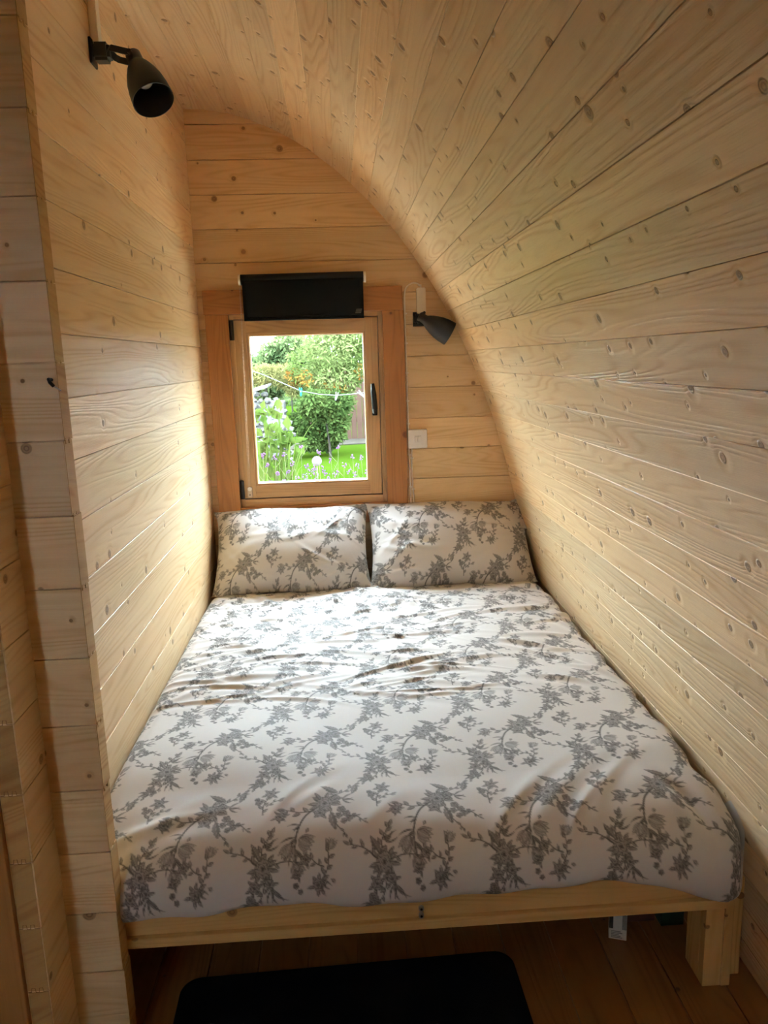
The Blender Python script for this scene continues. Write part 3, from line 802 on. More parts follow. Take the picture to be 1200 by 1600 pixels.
leaf(bx_ - 6 * mm, by_ + 12 * mm, 2.1, 26 * mm, 11 * mm, 0.7, lobes=5); grassy(bx_ + 4 * mm, by_ + 24 * mm, 1.0, 4, 20)
sprig((bx_ - 10 * mm, by_ + 4 * mm), (bx_ - 50 * mm, by_ + 24 * mm), -0.1, 5, 12, 5)
# fillers between the bouquets
sprig((0.192, 0.168), (0.206, 0.226), 0.12, 6, 12, 5.5); blossom(0.205, 0.232, 8.5 * mm, 6, 6, 10, 5); sprig((0.198, 0.192), (0.226, 0.205), 0.1, 3, 10, 4.5); berry(0.180, 0.205, 6 * mm); berry(0.176, 0.216, 4.5 * mm)
sprig((0.066, 0.022), (0.084, 0.078), -0.12, 6, 12, 5.5); blossom(0.062, 0.018, 9 * mm, 7, 6, 10, 5); sprig((0.074, 0.05), (0.048, 0.066), 0.1, 3, 10, 4.5); tulip(0.086, 0.08, 1.3, 17); grassy(0.066, 0.026, -0.6, 4, 16)
for (dx, dy) in ((66, 52), (-72, -20), (30, 72), (100, 120)): leaf(bx_ + dx * mm, by_ + dy * mm, rp.uniform(0, 6), 8 * mm, 5 * mm, 0.6)

def ink_at(um, vm):
    fx = (um * PX_) % tw; fy = (vm * PX_) % th
    i = np.floor(fx).astype(int); j = np.floor(fy).astype(int); a = fx - i; b = fy - j
    i2 = (i + 1) % tw; j2 = (j + 1) % th; i %= tw; j %= th
    return tile[j, i] * (1 - a) * (1 - b) + tile[j, i2] * a * (1 - b) + tile[j2, i] * (1 - a) * b + tile[j2, i2] * a * b

def blur(a, k):
    for _ in range(k):
        a = (np.roll(a, 1, 0) + np.roll(a, -1, 0) + np.roll(a, 1, 1) + np.roll(a, -1, 1) + 2 * a) / 6
    return a
tile = np.clip(blur(tile, 2), 0, 1) ** 0.85

def grid_mesh(name, P, ink, mat, parent, mw=None, closed_v=False):
    """P: rows x cols x 3; ink: rows x cols"""
    nr, nc, _ = P.shape
    idx = np.arange(nr * nc).reshape(nr, nc)
    q = np.stack([idx[:-1, :-1], idx[:-1, 1:], idx[1:, 1:], idx[1:, :-1]], -1).reshape(-1, 4)
    me = bpy.data.meshes.new(name)
    me.vertices.add(nr * nc); me.vertices.foreach_set('co', P.astype(np.float32).ravel())
    me.loops.add(q.size); me.loops.foreach_set('vertex_index', q.astype(np.int32).ravel())
    me.polygons.add(len(q)); me.polygons.foreach_set('loop_start', np.arange(0, q.size, 4, dtype=np.int32))
    me.polygons.foreach_set('use_smooth', np.ones(len(q), bool))
    at = me.attributes.new('print', 'FLOAT_COLOR', 'POINT')
    c = np.ones((nr * nc, 4), np.float32); c[:, :3] = ink.reshape(-1, 1); at.data.foreach_set('color', c.ravel())
    me.update(calc_edges=True); me.validate()
    me.materials.append(M[mat])
    return link(name, me, parent, mw)

def creases(X, Y, items):
    h = np.zeros_like(X)
    for (cx, cy_, ang, L, w, amp) in items:
        ca, sa = math.cos(ang), math.sin(ang)
        u = (X - cx) * ca + (Y - cy_) * sa; v = -(X - cx) * sa + (Y - cy_) * ca
        v = v - 0.10 * u * u / max(L, 0.05)
        env = np.exp(-(u / L) ** 2)
        h += amp * env * (np.exp(-(v / w) ** 2) - 0.45 * np.exp(-((v - 1.9 * w) / (1.3 * w)) ** 2))
    return h

# ------------------------------------------------------------------ duvet
path = np.array([(3.27, 0.30), (3.25, 0.38), (3.20, 0.43), (3.10, 0.452), (2.9, 0.46), (2.5, 0.457), (2.1, 0.455), (1.85, 0.455), (1.68, 0.449), (1.56, 0.434), (1.475, 0.408),
                 (1.425, 0.372), (1.402, 0.335), (1.398, 0.305), (1.408, 0.286), (1.44, 0.281), (1.52, 0.281)])
seg = np.r_[0, np.cumsum(np.hypot(*np.diff(path, axis=0).T))]
S = np.linspace(0, seg[-1], 1500)
Pd = np.stack([np.interp(S, seg, path[:, k]) for k in (0, 1)], 1)
ker = np.hanning(71); ker /= ker.sum()
pad = np.concatenate([np.repeat(Pd[:1], 35, 0), Pd, np.repeat(Pd[-1:], 35, 0)])
Ps = np.stack([np.convolve(pad[:, k], ker, 'valid') for k in (0, 1)], 1)
s_ps = np.r_[0, np.cumsum(np.hypot(*np.diff(Ps, axis=0).T))]
tot = s_ps[-1]
rows = np.r_[np.arange(0, tot - 0.85, 0.0040), np.arange(tot - 0.85, tot, 0.0021)]
Yp = np.interp(rows, s_ps, Ps[:, 0]); Zp = np.interp(rows, s_ps, Ps[:, 1])
ty = np.gradient(Yp, rows); tz = np.gradient(Zp, rows); ln = np.hypot(ty, tz); ty /= ln; tz /= ln
ny, nz = tz, -ty                                   # outward normal of the path
cols = np.r_[np.linspace(-0.13, -0.006, 18), np.arange(0, 1.418, 0.0025), np.linspace(1.424, 1.56, 18)]
xs = np.array([-0.13, -0.06, 0.0, 0.02, 0.05, 0.10, 1.30, 1.36, 1.395, 1.415, 1.475, 1.56])
xo = np.array([-0.584, -0.588, -0.586, -0.572, -0.543, -0.493, 0.707, 0.767, 0.800, 0.817, 0.826, 0.824])
dn = np.array([-0.150, -0.085, -0.030, -0.013, -0.003, 0.0, 0.004, 0.001, -0.006, -0.019, -0.07, -0.15])
k2 = np.hanning(15); k2 /= k2.sum()
cg = np.linspace(-0.13, 1.56, 800)
def sm(v): a = np.interp(cg, xs, v); a = np.convolve(np.r_[np.full(7, a[0]), a, np.full(7, a[-1])], k2, 'valid'); return np.interp(cols, cg, a)
Xc = sm(xo); Dn = sm(dn)
U, V = np.meshgrid(cols, rows)                     # metres along the cloth
Xg = np.repeat(Xc[None], len(rows), 0); Dg = np.repeat(Dn[None], len(rows), 0)
Yg = np.repeat(Yp[:, None], len(cols), 1); Zg = np.repeat(Zp[:, None], len(cols), 1)
rc = random.Random(21)
items = []
for k in range(120):   # fine, mostly crosswise creases over the middle and towards the pillows
    items.append((rc.uniform(0.05, 1.0), rc.uniform(0.25, 1.35), rc.gauss(-0.12, 0.28), rc.uniform(0.06, 0.20), rc.uniform(0.006, 0.014), rc.uniform(0.0012, 0.0042)))
for k in range(24):   # pulled folds fanning out below the pillows
    items.append((rc.uniform(0.0, 1.4), rc.uniform(0.12, 0.55), rc.choice((-1, 1)) * rc.uniform(0.4, 1.3), rc.uniform(0.05, 0.14), rc.uniform(0.008, 0.018), rc.uniform(0.0025, 0.006)))
for k in range(14):   # along the wall side
    items.append((rc.uniform(1.15, 1.40), rc.uniform(0.3, 1.5), rc.gauss(0.25, 0.3), rc.uniform(0.05, 0.12), rc.uniform(0.008, 0.015), rc.uniform(0.003, 0.007)))
for k in range(12):   # a few long soft ones at the left
    items.append((rc.uniform(0.0, 0.4), rc.uniform(0.4, 1.3), rc.gauss(-0.45, 0.2), rc.uniform(0.10, 0.20), rc.uniform(0.010, 0.018), rc.uniform(0.0015, 0.0035)))
for k in range(9):    # diagonal pulls across the front drop
    items.append((rc.uniform(0.1, 1.3), rc.uniform(tot - 0.36, tot - 0.22), -0.75 + rc.gauss(0, 0.15), rc.uniform(0.08, 0.16), rc.uniform(0.012, 0.022), rc.uniform(0.0015, 0.004)))
items.append((1.33, tot - 0.27, 1.25, 0.07, 0.016, -0.012))
h = 1.3 * creases(U, V, items)
for k in range(16):
    a, b, p, q = rc.uniform(-14, 14), rc.uniform(-14, 14), rc.uniform(0, 6), rc.uniform(0.0009, 0.0022)
    h += q * np.sin(a * U + b * V + p)
h *= np.clip((U + 0.02) / 0.06, 0, 1) * np.clip((1.45 - U) / 0.06, 0, 1)
edge = 0.006 * np.sin(V * 23) + 0.004 * np.sin(V * 51 + 1)
Dg = Dg + h
# scallop of the sides against the walls, and the hanging right-hand corner
Xg = Xg - np.clip((U - 1.36) / 0.06, 0, 1) * (0.004 + edge) * (Yg > 1.3)
front = np.clip((V - (tot - 0.40)) / 0.22, 0, 1)
rightc = np.clip((U - 1.20) / 0.20, 0, 1) ** 1.5
Xg = Xg + front * np.clip((U - 1.2) / 0.2, 0, 1) * 0.020
puff = 0.020 * front * (0.5 + 0.5 * np.sin(np.clip((V - (tot - 0.40)) / 0.40, 0, 1) * math.pi))
Dg = Dg + puff * np.clip((U) / 0.1, 0, 1) * np.clip((1.47 - U) / 0.1, 0, 1)
P3 = np.stack([Xg, Yg + Dg * ny[:, None], Zg + Dg * nz[:, None]], -1)
low = np.clip((0.40 - P3[..., 2]) / 0.12, 0, 1)
P3[..., 2] -= rightc * front * low * 0.055 * np.clip((1.60 - U) / 0.2, 0, 1)
wav = 0.005 * np.sin(U * 17 + 0.7) + 0.003 * np.sin(U * 41)
P3[..., 2] += wav * low * front + (0.016 * np.clip(U / 0.4, 0, 1) * np.clip((1.25 - U) / 0.15, 0, 1)) * low * front
leftc = np.clip((0.16 - U) / 0.16, 0, 1)
P3[..., 2] -= leftc * front * low * 0.010
duvet = grid_mesh('duvet', P3, ink_at(U + 0.06, -V + 0.00), 'cloth', None)
tag(duvet, 'rumpled off-white duvet with a grey flower print spread over the bed', 'duvet')

# ------------------------------------------------------------------ pillows
def pillow(name_label, x0, x1, seed, zlow=0.448, ytop=3.275, hgt=0.425, T=0.112, tilt=0.0, uoff=0.0):
    rr = random.Random(seed)
    nu, nv = 250, 160
    w = x1 - x0
    a = np.linspace(-1, 1, nu); b = np.linspace(-1, 1, nv)
    Uu, Vv = np.meshgrid(a, b)
    root = tag(empty('pillow', ((x0 + x1) / 2, 3.17, zlow)), name_label, 'pillow', 'pillows against the window wall')
    cx = (x0 + x1) / 2
    th = math.radians(39)
    ey = np.array([0, math.sin(th), math.cos(th)]); ez = np.array([0, -math.cos(th), math.sin(th)])
    ex = np.array([math.cos(tilt), 0, math.sin(tilt)])
    ctr = np.array([cx, 3.240, zlow + 0.158])
    its = []
    for k in range(22):
        s = rr.choice((-1, 1))
        its.append((s * rr.uniform(0.10, 0.32), rr.uniform(-0.2, 0.2), rr.gauss(0, 0.7), rr.uniform(0.03, 0.10), rr.uniform(0.006, 0.013), rr.uniform(0.0015, 0.005)))
    for k in range(8):
        its.append((rr.uniform(-0.3, 0.3), 0.05 + rr.uniform(-0.08, 0.1), rr.gauss(0, 0.25), rr.uniform(0.06, 0.13), rr.uniform(0.012, 0.024), rr.uniform(0.0015, 0.0035)))
    for side, nm in ((1, 'pillowcase_front'), (-1, 'pillowcase_back')):
        xl = w / 2 * Uu * (1 - 0.045 * np.cos(Vv * math.pi / 2)) * (1 + 0.02 * np.abs(Vv) ** 6)
        yl = hgt / 2 * Vv * (1 - 0.055 * np.cos(Uu * math.pi / 2))
        yl = yl + 0.006 * np.sin(Uu * 5 + seed) * np.abs(Vv) ** 3
        t = (np.clip(1 - np.abs(Uu) ** 3.2, 0, 1) ** 0.62) * (np.clip(1 - np.abs(Vv) ** 2.4, 0, 1) ** 0.62)
        t = t * T * (1.0 - 0.12 * Vv)
        zl = side * t
        env = np.clip(1 - np.maximum(np.abs(Uu), np.abs(Vv)) ** 8, 0, 1)
        zl = zl + side * 1.0 * creases(xl, yl, its) * env
        Pw = ctr + xl[..., None] * ex + yl[..., None] * ey + zl[..., None] * ez
        # it rests on the duvet and against the wall behind
        lowz = zlow - 0.012 * 0 + 0.0 * Uu
        Pw[..., 2] = np.where(Pw[..., 2] < lowz, lowz - (lowz - Pw[..., 2]) * 0.12, Pw[..., 2])
        lim = YB - 0.030
        Pw[..., 1] = np.where(Pw[..., 1] > lim, lim + (Pw[..., 1] - lim) * 0.05, Pw[..., 1])
        if side < 0: Pw = Pw[:, ::-1]
        ink = ink_at(xl + uoff, yl + 0.4 * uoff)
        if side < 0: ink = ink[:, ::-1]
        grid_mesh(nm, Pw, ink, 'cloth', root)
    return root, ctr, ex, ey, ez, w
pillow('left pillow of the pair, plump flower print case under the window', -0.577, 0.096, 3, uoff=0.02, tilt=0.004)
rp_, ctr, ex_, ey_, ez_, w_ = pillow('right pillow of the pair, flower print case beside the curved wall', 0.094, 0.812, 8, uoff=0.155, tilt=-0.018)
# loose flap at the open end of the right-hand pillowcase
n1, n2 = 40, 60
a, b = np.meshgrid(np.linspace(0, 1, n1), np.linspace(0, 1, n2))
fx = w_ / 2 - 0.052 + 0.050 * a + 0.020 * (1 - b)* a - 0.012
fy = 0.035 + 0.165 * b
fz = 0.030 + 0.030 * np.sin(a * math.pi) * (1 - 0.3 * b) - 0.02 * a - 0.02 * b
Pf = ctr + fx[..., None] * ex_ + fy[..., None] * ey_ + fz[..., None] * ez_
Pf[..., 1] = np.minimum(Pf[..., 1], YB - 0.02)
fl = grid_mesh('pillowcase_flap', Pf, ink_at(fx * 1.3 + 0.1, fy + 0.2), 'cloth', rp_)
md = fl.modifiers.new('thickness', 'SOLIDIFY'); md.thickness = 0.004

# ------------------------------------------------------------------ mat and things on the floor
m = MB()
def rounded(x0, x1, y0, y1, r, z0, z1):
    pts = []
    for (cx, cy_, a0) in ((x1 - r, y1 - r, 0), (x0 + r, y1 - r, 90), (x0 + r, y0 + r, 180), (x1 - r, y0 + r, 270)):
        for k in range(9):
            w = math.radians(a0 + k * 90 / 8); pts.append((cx + r * math.cos(w), cy_ + r * math.sin(w)))
    n = len(pts)
    v = [(p[0], p[1], z0) for p in pts] + [(p[0], p[1], z1 - 0.002) for p in pts] + [((p[0] - (x0 + x1) / 2) * 0.992 + (x0 + x1) / 2, (p[1] - (y0 + y1) / 2) * 0.99 + (y0 + y1) / 2, z1) for p in pts]
    f = [(i, (i + 1) % n, n + (i + 1) % n, n + i) for i in range(n)] + [(n + i, n + (i + 1) % n, 2 * n + (i + 1) % n, 2 * n + i) for i in range(n)]
    f += [tuple(range(2 * n, 3 * n)), tuple(range(n - 1, -1, -1))]
    return v, f
v, f = rounded(-0.415, 0.357, 1.02, 1.552, 0.045, 0.0005, 0.010)
rot = Matrix.Rotation(math.radians(1.5), 4, 'Z')
c0 = Vector((-0.03, 1.29, 0)); v = [tuple(rot @ (Vector(p) - c0) + c0) for p in v]
m.add(v, f); mt = m.build('floor_mat', 'matm', None); tag(mt, 'black rounded rectangular mat on the floor before the bed', 'mat')

wb = tag(empty('carton', (0.626, 1.60, 0)), 'small white carton with dark print standing under the bed', 'box')
M['carton'] = plain('white_card', (0.62, 0.60, 0.55), 0.6, noise_amt=0.06)
M['cartonink'] = plain('carton_dark_print', (0.02, 0.02, 0.022), 0.6)
M['cartongrey'] = plain('carton_grey_print', (0.25, 0.25, 0.24), 0.6, noise_amt=0.5, noise_scale=500)
m = MB(); m.box(0.606, 0.648, 1.578, 1.606, 0.0, 0.13, 0.001); m.build('carton_body', 'carton', wb)
m = MB(); m.box(0.6065, 0.616, 1.5768, 1.5785, 0.030, 0.075); m.build('printed_panel', 'cartonink', wb)
m = MB(); m.box(0.637, 0.6475, 1.5768, 1.5785, 0.030, 0.07); m.build('printed_panel', 'cartongrey', wb)
m = MB()
for k in range(5): m.box(0.612, 0.612 + 0.026 - 0.004 * (k % 3), 1.5770, 1.5785, 0.005 + k * 0.0042, 0.0068 + k * 0.0042)
m.build('small_print', 'cartongrey', wb)
wb.rotation_euler = (0, 0, -0.33)
for nm, lab, bx, colr in (('storage_box', 'dark red patterned box under the bed beside the carton', (0.652, 0.735, 1.632, 1.83, 0.0, 0.14), (0.09, 0.025, 0.015)),
                          ('storage_box', 'dark green patterned box under the bed behind the leg', (0.742, 0.80, 1.612, 1.80, 0.0, 0.16), (0.015, 0.035, 0.02))):
    M[lab] = plain(lab.replace(' ', '_')[:40], colr, 0.5, noise_amt=0.8, noise_scale=40)
    b_ = tag(empty(nm, (bx[0], bx[2], 0)), lab, 'box')
    m = MB(); m.box(*bx[:4], 0.0, bx[5] - 0.03, 0.002); m.build('box_body', lab, b_)
    m = MB(); m.box(bx[0] - 0.002, bx[1] + 0.002, bx[2] - 0.002, bx[3] + 0.002, bx[5] - 0.032, bx[5], 0.002); m.build('box_lid', lab, b_)

#GARDEN#
# ------------------------------------------------------------------ garden beyond the window
GZ = -0.02
M['lawn'] = leafy('mown_grass', (0.0093, 0.0180, 0.0015), (0.0127, 0.0228, 0.0022), 0.0, 0.6)
M['soil'] = plain('pebbly_soil', (0.0243, 0.0209, 0.0165), 0.9, noise_amt=0.6, noise_scale=9.0, spec=0.0)
M['leafA'] = leafy('pale_willow_leaf', (0.0373, 0.0557, 0.0130), (0.1118, 0.1277, 0.0475), 0.45, 2.0)
M['leafB'] = leafy('mid_green_leaf', (0.0163, 0.0317, 0.0079), (0.0488, 0.0679, 0.0198), 0.4, 2.0)
M['leafC'] = leafy('far_tree_leaf', (0.0351, 0.0557, 0.0216), (0.0810, 0.0975, 0.0389), 0.4, 0.8)
M['leafD'] = leafy('dry_yellow_leaf', (0.0734, 0.0734, 0.0259), (0.1123, 0.0950, 0.0346), 0.4, 1.5)
M['leafE'] = leafy('strap_leaf', (0.0190, 0.0362, 0.0066), (0.0428, 0.0571, 0.0133), 0.45, 5.0)
M['orange'] = leafy('orange_leaf', (0.1165, 0.0400, 0.0088), (0.1093, 0.0656, 0.0146), 0.4, 4.0)
M['bark'] = plain('grey_brown_bark', (0.0195, 0.0165, 0.0135), 0.9, noise_amt=0.4, noise_scale=20, spec=0.0)
M['fence'] = plain('brown_fence_board', (0.0458, 0.0261, 0.0197), 0.8, noise_amt=0.35, noise_scale=5, spec=0.0)
M['stone'] = plain('pale_field_stone', (0.0551, 0.0517, 0.0482), 0.9, noise_amt=0.45, noise_scale=9, spec=0.0)
M['stem'] = leafy('pale_green_stem', (0.0547, 0.0699, 0.0365), (0.0912, 0.1003, 0.0547), 0.3, 9.0)
M['petal'] = leafy('violet_petal', (0.0756, 0.0351, 0.1080), (0.1215, 0.0702, 0.1566), 0.4, 20.0)
M['rope'] = plain('white_line', (0.0576, 0.0634, 0.0576), 0.6, spec=0.0)
M['pegblue'] = plain('turquoise_peg', (0.0075, 0.0675, 0.0825), 0.5, spec=0.0)
M['pegwhite'] = plain('white_peg', (0.1072, 0.1170, 0.1268), 0.5, spec=0.0)
M['white'] = plain('white_ball_surface', (0.0688, 0.0666, 0.0711), 0.6, spec=0.0)

m = MB(); m.box(-60, 60, YB + 0.12, 90, GZ - 0.3, GZ); m.box(-60, 60, -50, YF - 0.12, GZ - 0.3, GZ)
m.box(-60, -2.4, YF - 0.12, YB + 0.12, GZ - 0.3, GZ); m.box(1.2, 60, YF - 0.12, YB + 0.12, GZ - 0.3, GZ)
tag(m.build('lawn', 'lawn', None), 'bright green mown lawn outside the window', kind='structure')
m = MB(); pts = [(-4, 12.0), (-1.0, 12.4), (-0.5, 13.0), (0.5, 13.2), (2.0, 13.3), (5, 13.4), (5, 14.2), (-4, 14.2)]
m.add([(p[0], p[1], GZ + 0.015) for p in pts] + [(p[0], p[1], GZ - 0.05) for p in pts], [tuple(range(8))] + [(i, i + 8, (i + 1) % 8 + 8, (i + 1) % 8) for i in range(8)])
tag(m.build('ground_bed', 'soil', None), 'strip of bare pebbly soil along the fence foot', kind='structure')

M['gravel'] = plain('bounce_gravel', (0.30, 0.28, 0.235), 0.9, noise_amt=0.4, noise_scale=30, spec=0.0)
m = MB(); m.box(-3.0, 1.9, YB + 0.13, 5.6, GZ - 0.05, GZ + 0.012)  # added below the sightline to bounce daylight onto the ceiling
tag(m.build('added_bounce_strip', 'gravel', None), 'added unseen strip of pale gravel bouncing daylight in through the window', kind='structure')
gr = np.random.default_rng(3)
def leaves(centres, radii, n, L, W, droop=0.3, shell=0.55):
    """n small folded leaves scattered through ellipsoids, as one mesh"""
    cs = np.array(centres); rd = np.array(radii); vol = np.prod(rd, axis=1) ** 0.66; k = gr.choice(len(cs), n, p=vol / vol.sum())
    d = gr.normal(size=(n, 3)); d /= np.linalg.norm(d, axis=1)[:, None]
    r = shell + (1 - shell) * gr.random(n) ** 0.5
    p = cs[k] + d * rd[k] * (r * (0.82 + 0.3 * gr.random(n)))[:, None]
    a = gr.normal(size=(n, 3)) + d * 0.6; a[:, 2] -= droop; a /= np.linalg.norm(a, axis=1)[:, None]
    b = np.cross(a, gr.normal(size=(n, 3))); b /= np.linalg.norm(b, axis=1)[:, None]
    nn = np.cross(a, b); s = (0.7 + 0.6 * gr.random(n))[:, None]
    v = np.stack([p, p + a * L * 0.5 * s + b * W * s + nn * W * 0.4, p + a * L * s, p + a * L * 0.5 * s - b * W * s + nn * W * 0.4], 1).reshape(-1, 3)
    f = [(4 * i, 4 * i + 1, 4 * i + 2, 4 * i + 3) for i in range(n)]
    return v.tolist(), f
def shrub(name, label, cat, base, centres, radii, n, L, W, mat, trunk=None, group=None, extra=None):
    o = tag(empty(name, base), label, cat, group)
    v, f = leaves(centres, radii, n, L, W)
    fo = mesh_obj('foliage', v, f, M[mat], o); fo['kind'] = 'stuff'
    if extra:
        v, f = leaves(*extra[:3], L, W); fo = mesh_obj('tinted_foliage', v, f, M[extra[3]], o); fo['kind'] = 'stuff'
    for t in (trunk or []):
        m = MB(); m.tube(t, [0.012 + 0.005 * (len(t) - 1 - i) for i in range(len(t))] if len(t) > 2 else 0.02, 8); m.build('trunk', 'bark', o, True)
    return o
# tall pale shrub before the fence
shrub('garden_tree', 'tall pale green shrub in front of the brown fence', 'shrub', (-0.25, 12.0, GZ),
      [(-0.10, 12.0, 1.55), (0.25, 12.1, 1.45), (-0.45, 12.1, 1.35), (-0.12, 11.9, 1.15), (0.35, 12.2, 1.95), (-0.2, 12.2, 2.05), (-0.22, 12.0, 0.85)],
      [(0.42, 0.4, 0.40), (0.36, 0.4, 0.42), (0.38, 0.4, 0.34), (0.42, 0.4, 0.32), (0.5, 0.4, 0.45), (0.55, 0.4, 0.42), (0.45, 0.35, 0.25)], 9500, 0.085, 0.013, 'leafA',
      [[(-0.25, 12.0, GZ), (-0.27, 12.0, 0.4), (-0.22, 12.0, 0.9), (-0.1, 12.0, 1.5)]],
      extra=([(0.33, 11.75, 1.25), (-0.52, 11.7, 1.18), (-0.1, 11.7, 1.0)], [(0.10, 0.1, 0.10), (0.12, 0.1, 0.12), (0.25, 0.1, 0.12)], 160, 'orange'))
shrub('garden_shrub', 'dark green bush low beside the tall pale shrub', 'shrub', (-0.5, 11.6, GZ),
      [(-0.55, 11.6, 0.52), (-0.50, 11.6, 0.24), (-0.22, 11.7, 0.50), (-0.30, 11.8, 0.20), (-0.10, 11.7, 0.52), (-0.08, 11.6, 0.36), (-0.40, 11.5, 0.80), (-0.1, 11.6, 0.78)],
      [(0.22, 0.25, 0.24), (0.17, 0.2, 0.16), (0.22, 0.25, 0.20), (0.2, 0.2, 0.14), (0.22, 0.25, 0.20), (0.13, 0.2, 0.17), (0.24, 0.25, 0.2), (0.26, 0.25, 0.18)], 5200, 0.075, 0.022, 'leafB',
      [[(-0.2, 11.5, GZ), (-0.21, 11.5, 0.2), (-0.24, 11.5, 0.5)]])
shrub('garden_shrub', 'yellowing shrub above the pile of pale stones', 'shrub', (-1.15, 12.4, GZ),
      [(-1.25, 12.4, 1.22), (-0.88, 12.4, 1.20), (-1.6, 12.5, 1.25), (-0.72, 12.3, 1.02)], [(0.25, 0.2, 0.16), (0.26, 0.2, 0.16), (0.25, 0.2, 0.2), (0.16, 0.2, 0.14)], 2600, 0.10, 0.010, 'leafD',
      [[(-1.2, 12.4, GZ), (-1.2, 12.4, 0.8), (-1.2, 12.4, 1.2)]],
      extra=([(-0.72, 12.1, 1.18)], [(0.14, 0.1, 0.10)], 140, 'orange'))
for i, (xx, yy, zz, rr_, lab) in enumerate(((-2.35, 22, 1.12, 0.75, 'far pale tree under the patch of sky, nearest the window jamb'), (-1.35, 21, 1.75, 0.80, 'far pale tree between the patch of sky and the tall shrub'),
                                  (-4.2, 24, 1.5, 1.2, 'far tree beyond the edge of the window on the stone pile side'), (0.6, 19, 2.3, 1.4, 'far tree rising behind the tall pale shrub'), (3.4, 20, 2.4, 1.6, 'far tree rising behind the brown fence'))):
    shrub('far_tree', lab, 'tree', (xx, yy, GZ), [(xx, yy, zz), (xx + 0.5 * rr_, yy, zz - 0.3 * rr_), (xx - 0.5 * rr_, yy, zz - 0.35 * rr_), (xx, yy, zz - 0.8 * rr_)],
          [(rr_ * 0.7, rr_ * 0.6, rr_ * 0.6), (rr_ * 0.6, rr_ * 0.5, rr_ * 0.6), (rr_ * 0.6, rr_ * 0.5, rr_ * 0.6), (rr_ * 0.9, rr_ * 0.5, rr_ * 0.6)], 3500, 0.14, 0.05, 'leafC',
          [[(xx, yy, GZ), (xx, yy, zz * 0.5), (xx, yy, zz)]], 'trees at the far side of the garden')
# unseen side hedges, added to hold back sky light from the window
for (xx, top, yy0, lab) in ((3.1, 2.7, 5.0, 'added unseen tall hedge cutting sky light from the fence side'), (-4.9, 2.0, 6.0, 'added unseen hedge cutting sky light from the stone pile side')):
    hc = [(xx + 0.15 * math.sin(q * 2.1), q, top * f) for q in np.arange(yy0, 13.5, 0.8) for f in (0.25, 0.55, 0.82)]
    shrub('hedge', lab, 'hedge', (xx, 9.0, GZ), hc, [(0.45, 0.6, top * 0.19)] * len(hc), 9000, 0.13, 0.05, 'leafB')
# long hedge closing the garden
hc = [(x_, 27 + 0.6 * math.sin(x_), 0.75 + 0.2 * math.sin(x_ * 1.7)) for x_ in np.arange(-16, 16, 1.1)]
shrub('hedge', 'long green hedge closing the far side of the garden', 'hedge', (0, 27, GZ), hc, [(0.9, 0.6, 0.85)] * len(hc), 14000, 0.17, 0.06, 'leafC')

# fence
fence = tag(empty('garden_fence', (0.6, 14.0, GZ)), 'brown upright board fence behind the lawn', 'fence')
fm = None
x = -0.72
k = 0
while x < 4.2:
    if fm is None:
        m = MB(); m.box(-0.049, 0.049, -0.009, 0.009, 0, 1.24, 0.003)
        o = m.build('fence_board', 'fence', fence); fm = o.data
        o.matrix_world = Matrix.Translation((x, 14.0 + 0.008 * (k % 2), GZ))
    else:
        o = link('fence_board', fm, fence, Matrix.Translation((x, 14.0 + 0.012 * (k % 2), GZ + random.uniform(-0.015, 0.01))))
    x += 0.104; k += 1
for zz in (0.3, 0.95):
    m = MB(); m.box(-0.77, 4.2, 14.022, 14.06, zz, zz + 0.07); m.build('fence_rail', 'fence', fence)

# dry stone pile
pile = tag(empty('stone_wall', (-1.05, 11.2, GZ)), 'rough pile of pale stones at the edge of the garden', 'stone wall')
stone_meshes = []
for s in range(6):
    rs = random.Random(40 + s); bm = bmesh.new(); bmesh.ops.create_icosphere(bm, subdivisions=1, radius=1.0)
    for q in bm.verts: q.co = Vector((q.co.x * rs.uniform(0.8, 1.2), q.co.y * rs.uniform(0.7, 1.1), q.co.z * rs.uniform(0.5, 0.8)))
    me = bpy.data.meshes.new('stone'); bm.to_mesh(me); bm.free(); me.materials.append(M['stone']); stone_meshes.append(me)
rs = random.Random(9)
zz = 0.02
while zz < 1.0:
    x = -1.9 + rs.uniform(0, 0.05)
    top = -0.72 - max(0, (zz - 0.55)) * 0.75
    while x < top:
        s = rs.uniform(0.05, 0.085)
        mw = Matrix.Translation((x, 11.2 + rs.uniform(-0.06, 0.06) + 0.2 * zz, zz)) @ Matrix.Rotation(rs.uniform(0, 6), 4, 'Z') @ Matrix.Rotation(rs.uniform(-0.4, 0.4), 4, 'X') @ Matrix.Scale(s, 4)
        link('stone', rs.choice(stone_meshes), pile, mw); x += s * 1.75
    zz += 0.085
m = MB(); m.box(-2.0, -0.85, 11.32, 11.75, GZ, 0.85, 0.02); m.build('rubble_core', 'stone', pile)
m = MB(); m.add([(-1.28, 11.1, 1.03), (-1.05, 11.1, 1.09), (-1.02, 11.4, 1.12), (-1.26, 11.4, 1.06), (-1.28, 11.1, 1.00), (-1.05, 11.1, 1.065), (-1.02, 11.4, 1.095), (-1.26, 11.4, 1.03)], [(0, 1, 2, 3), (7, 6, 5, 4), (0, 4, 5, 1), (1, 5, 6, 2), (2, 6, 7, 3), (3, 7, 4, 0)]); m.build('flat_slab', 'stone', pile)

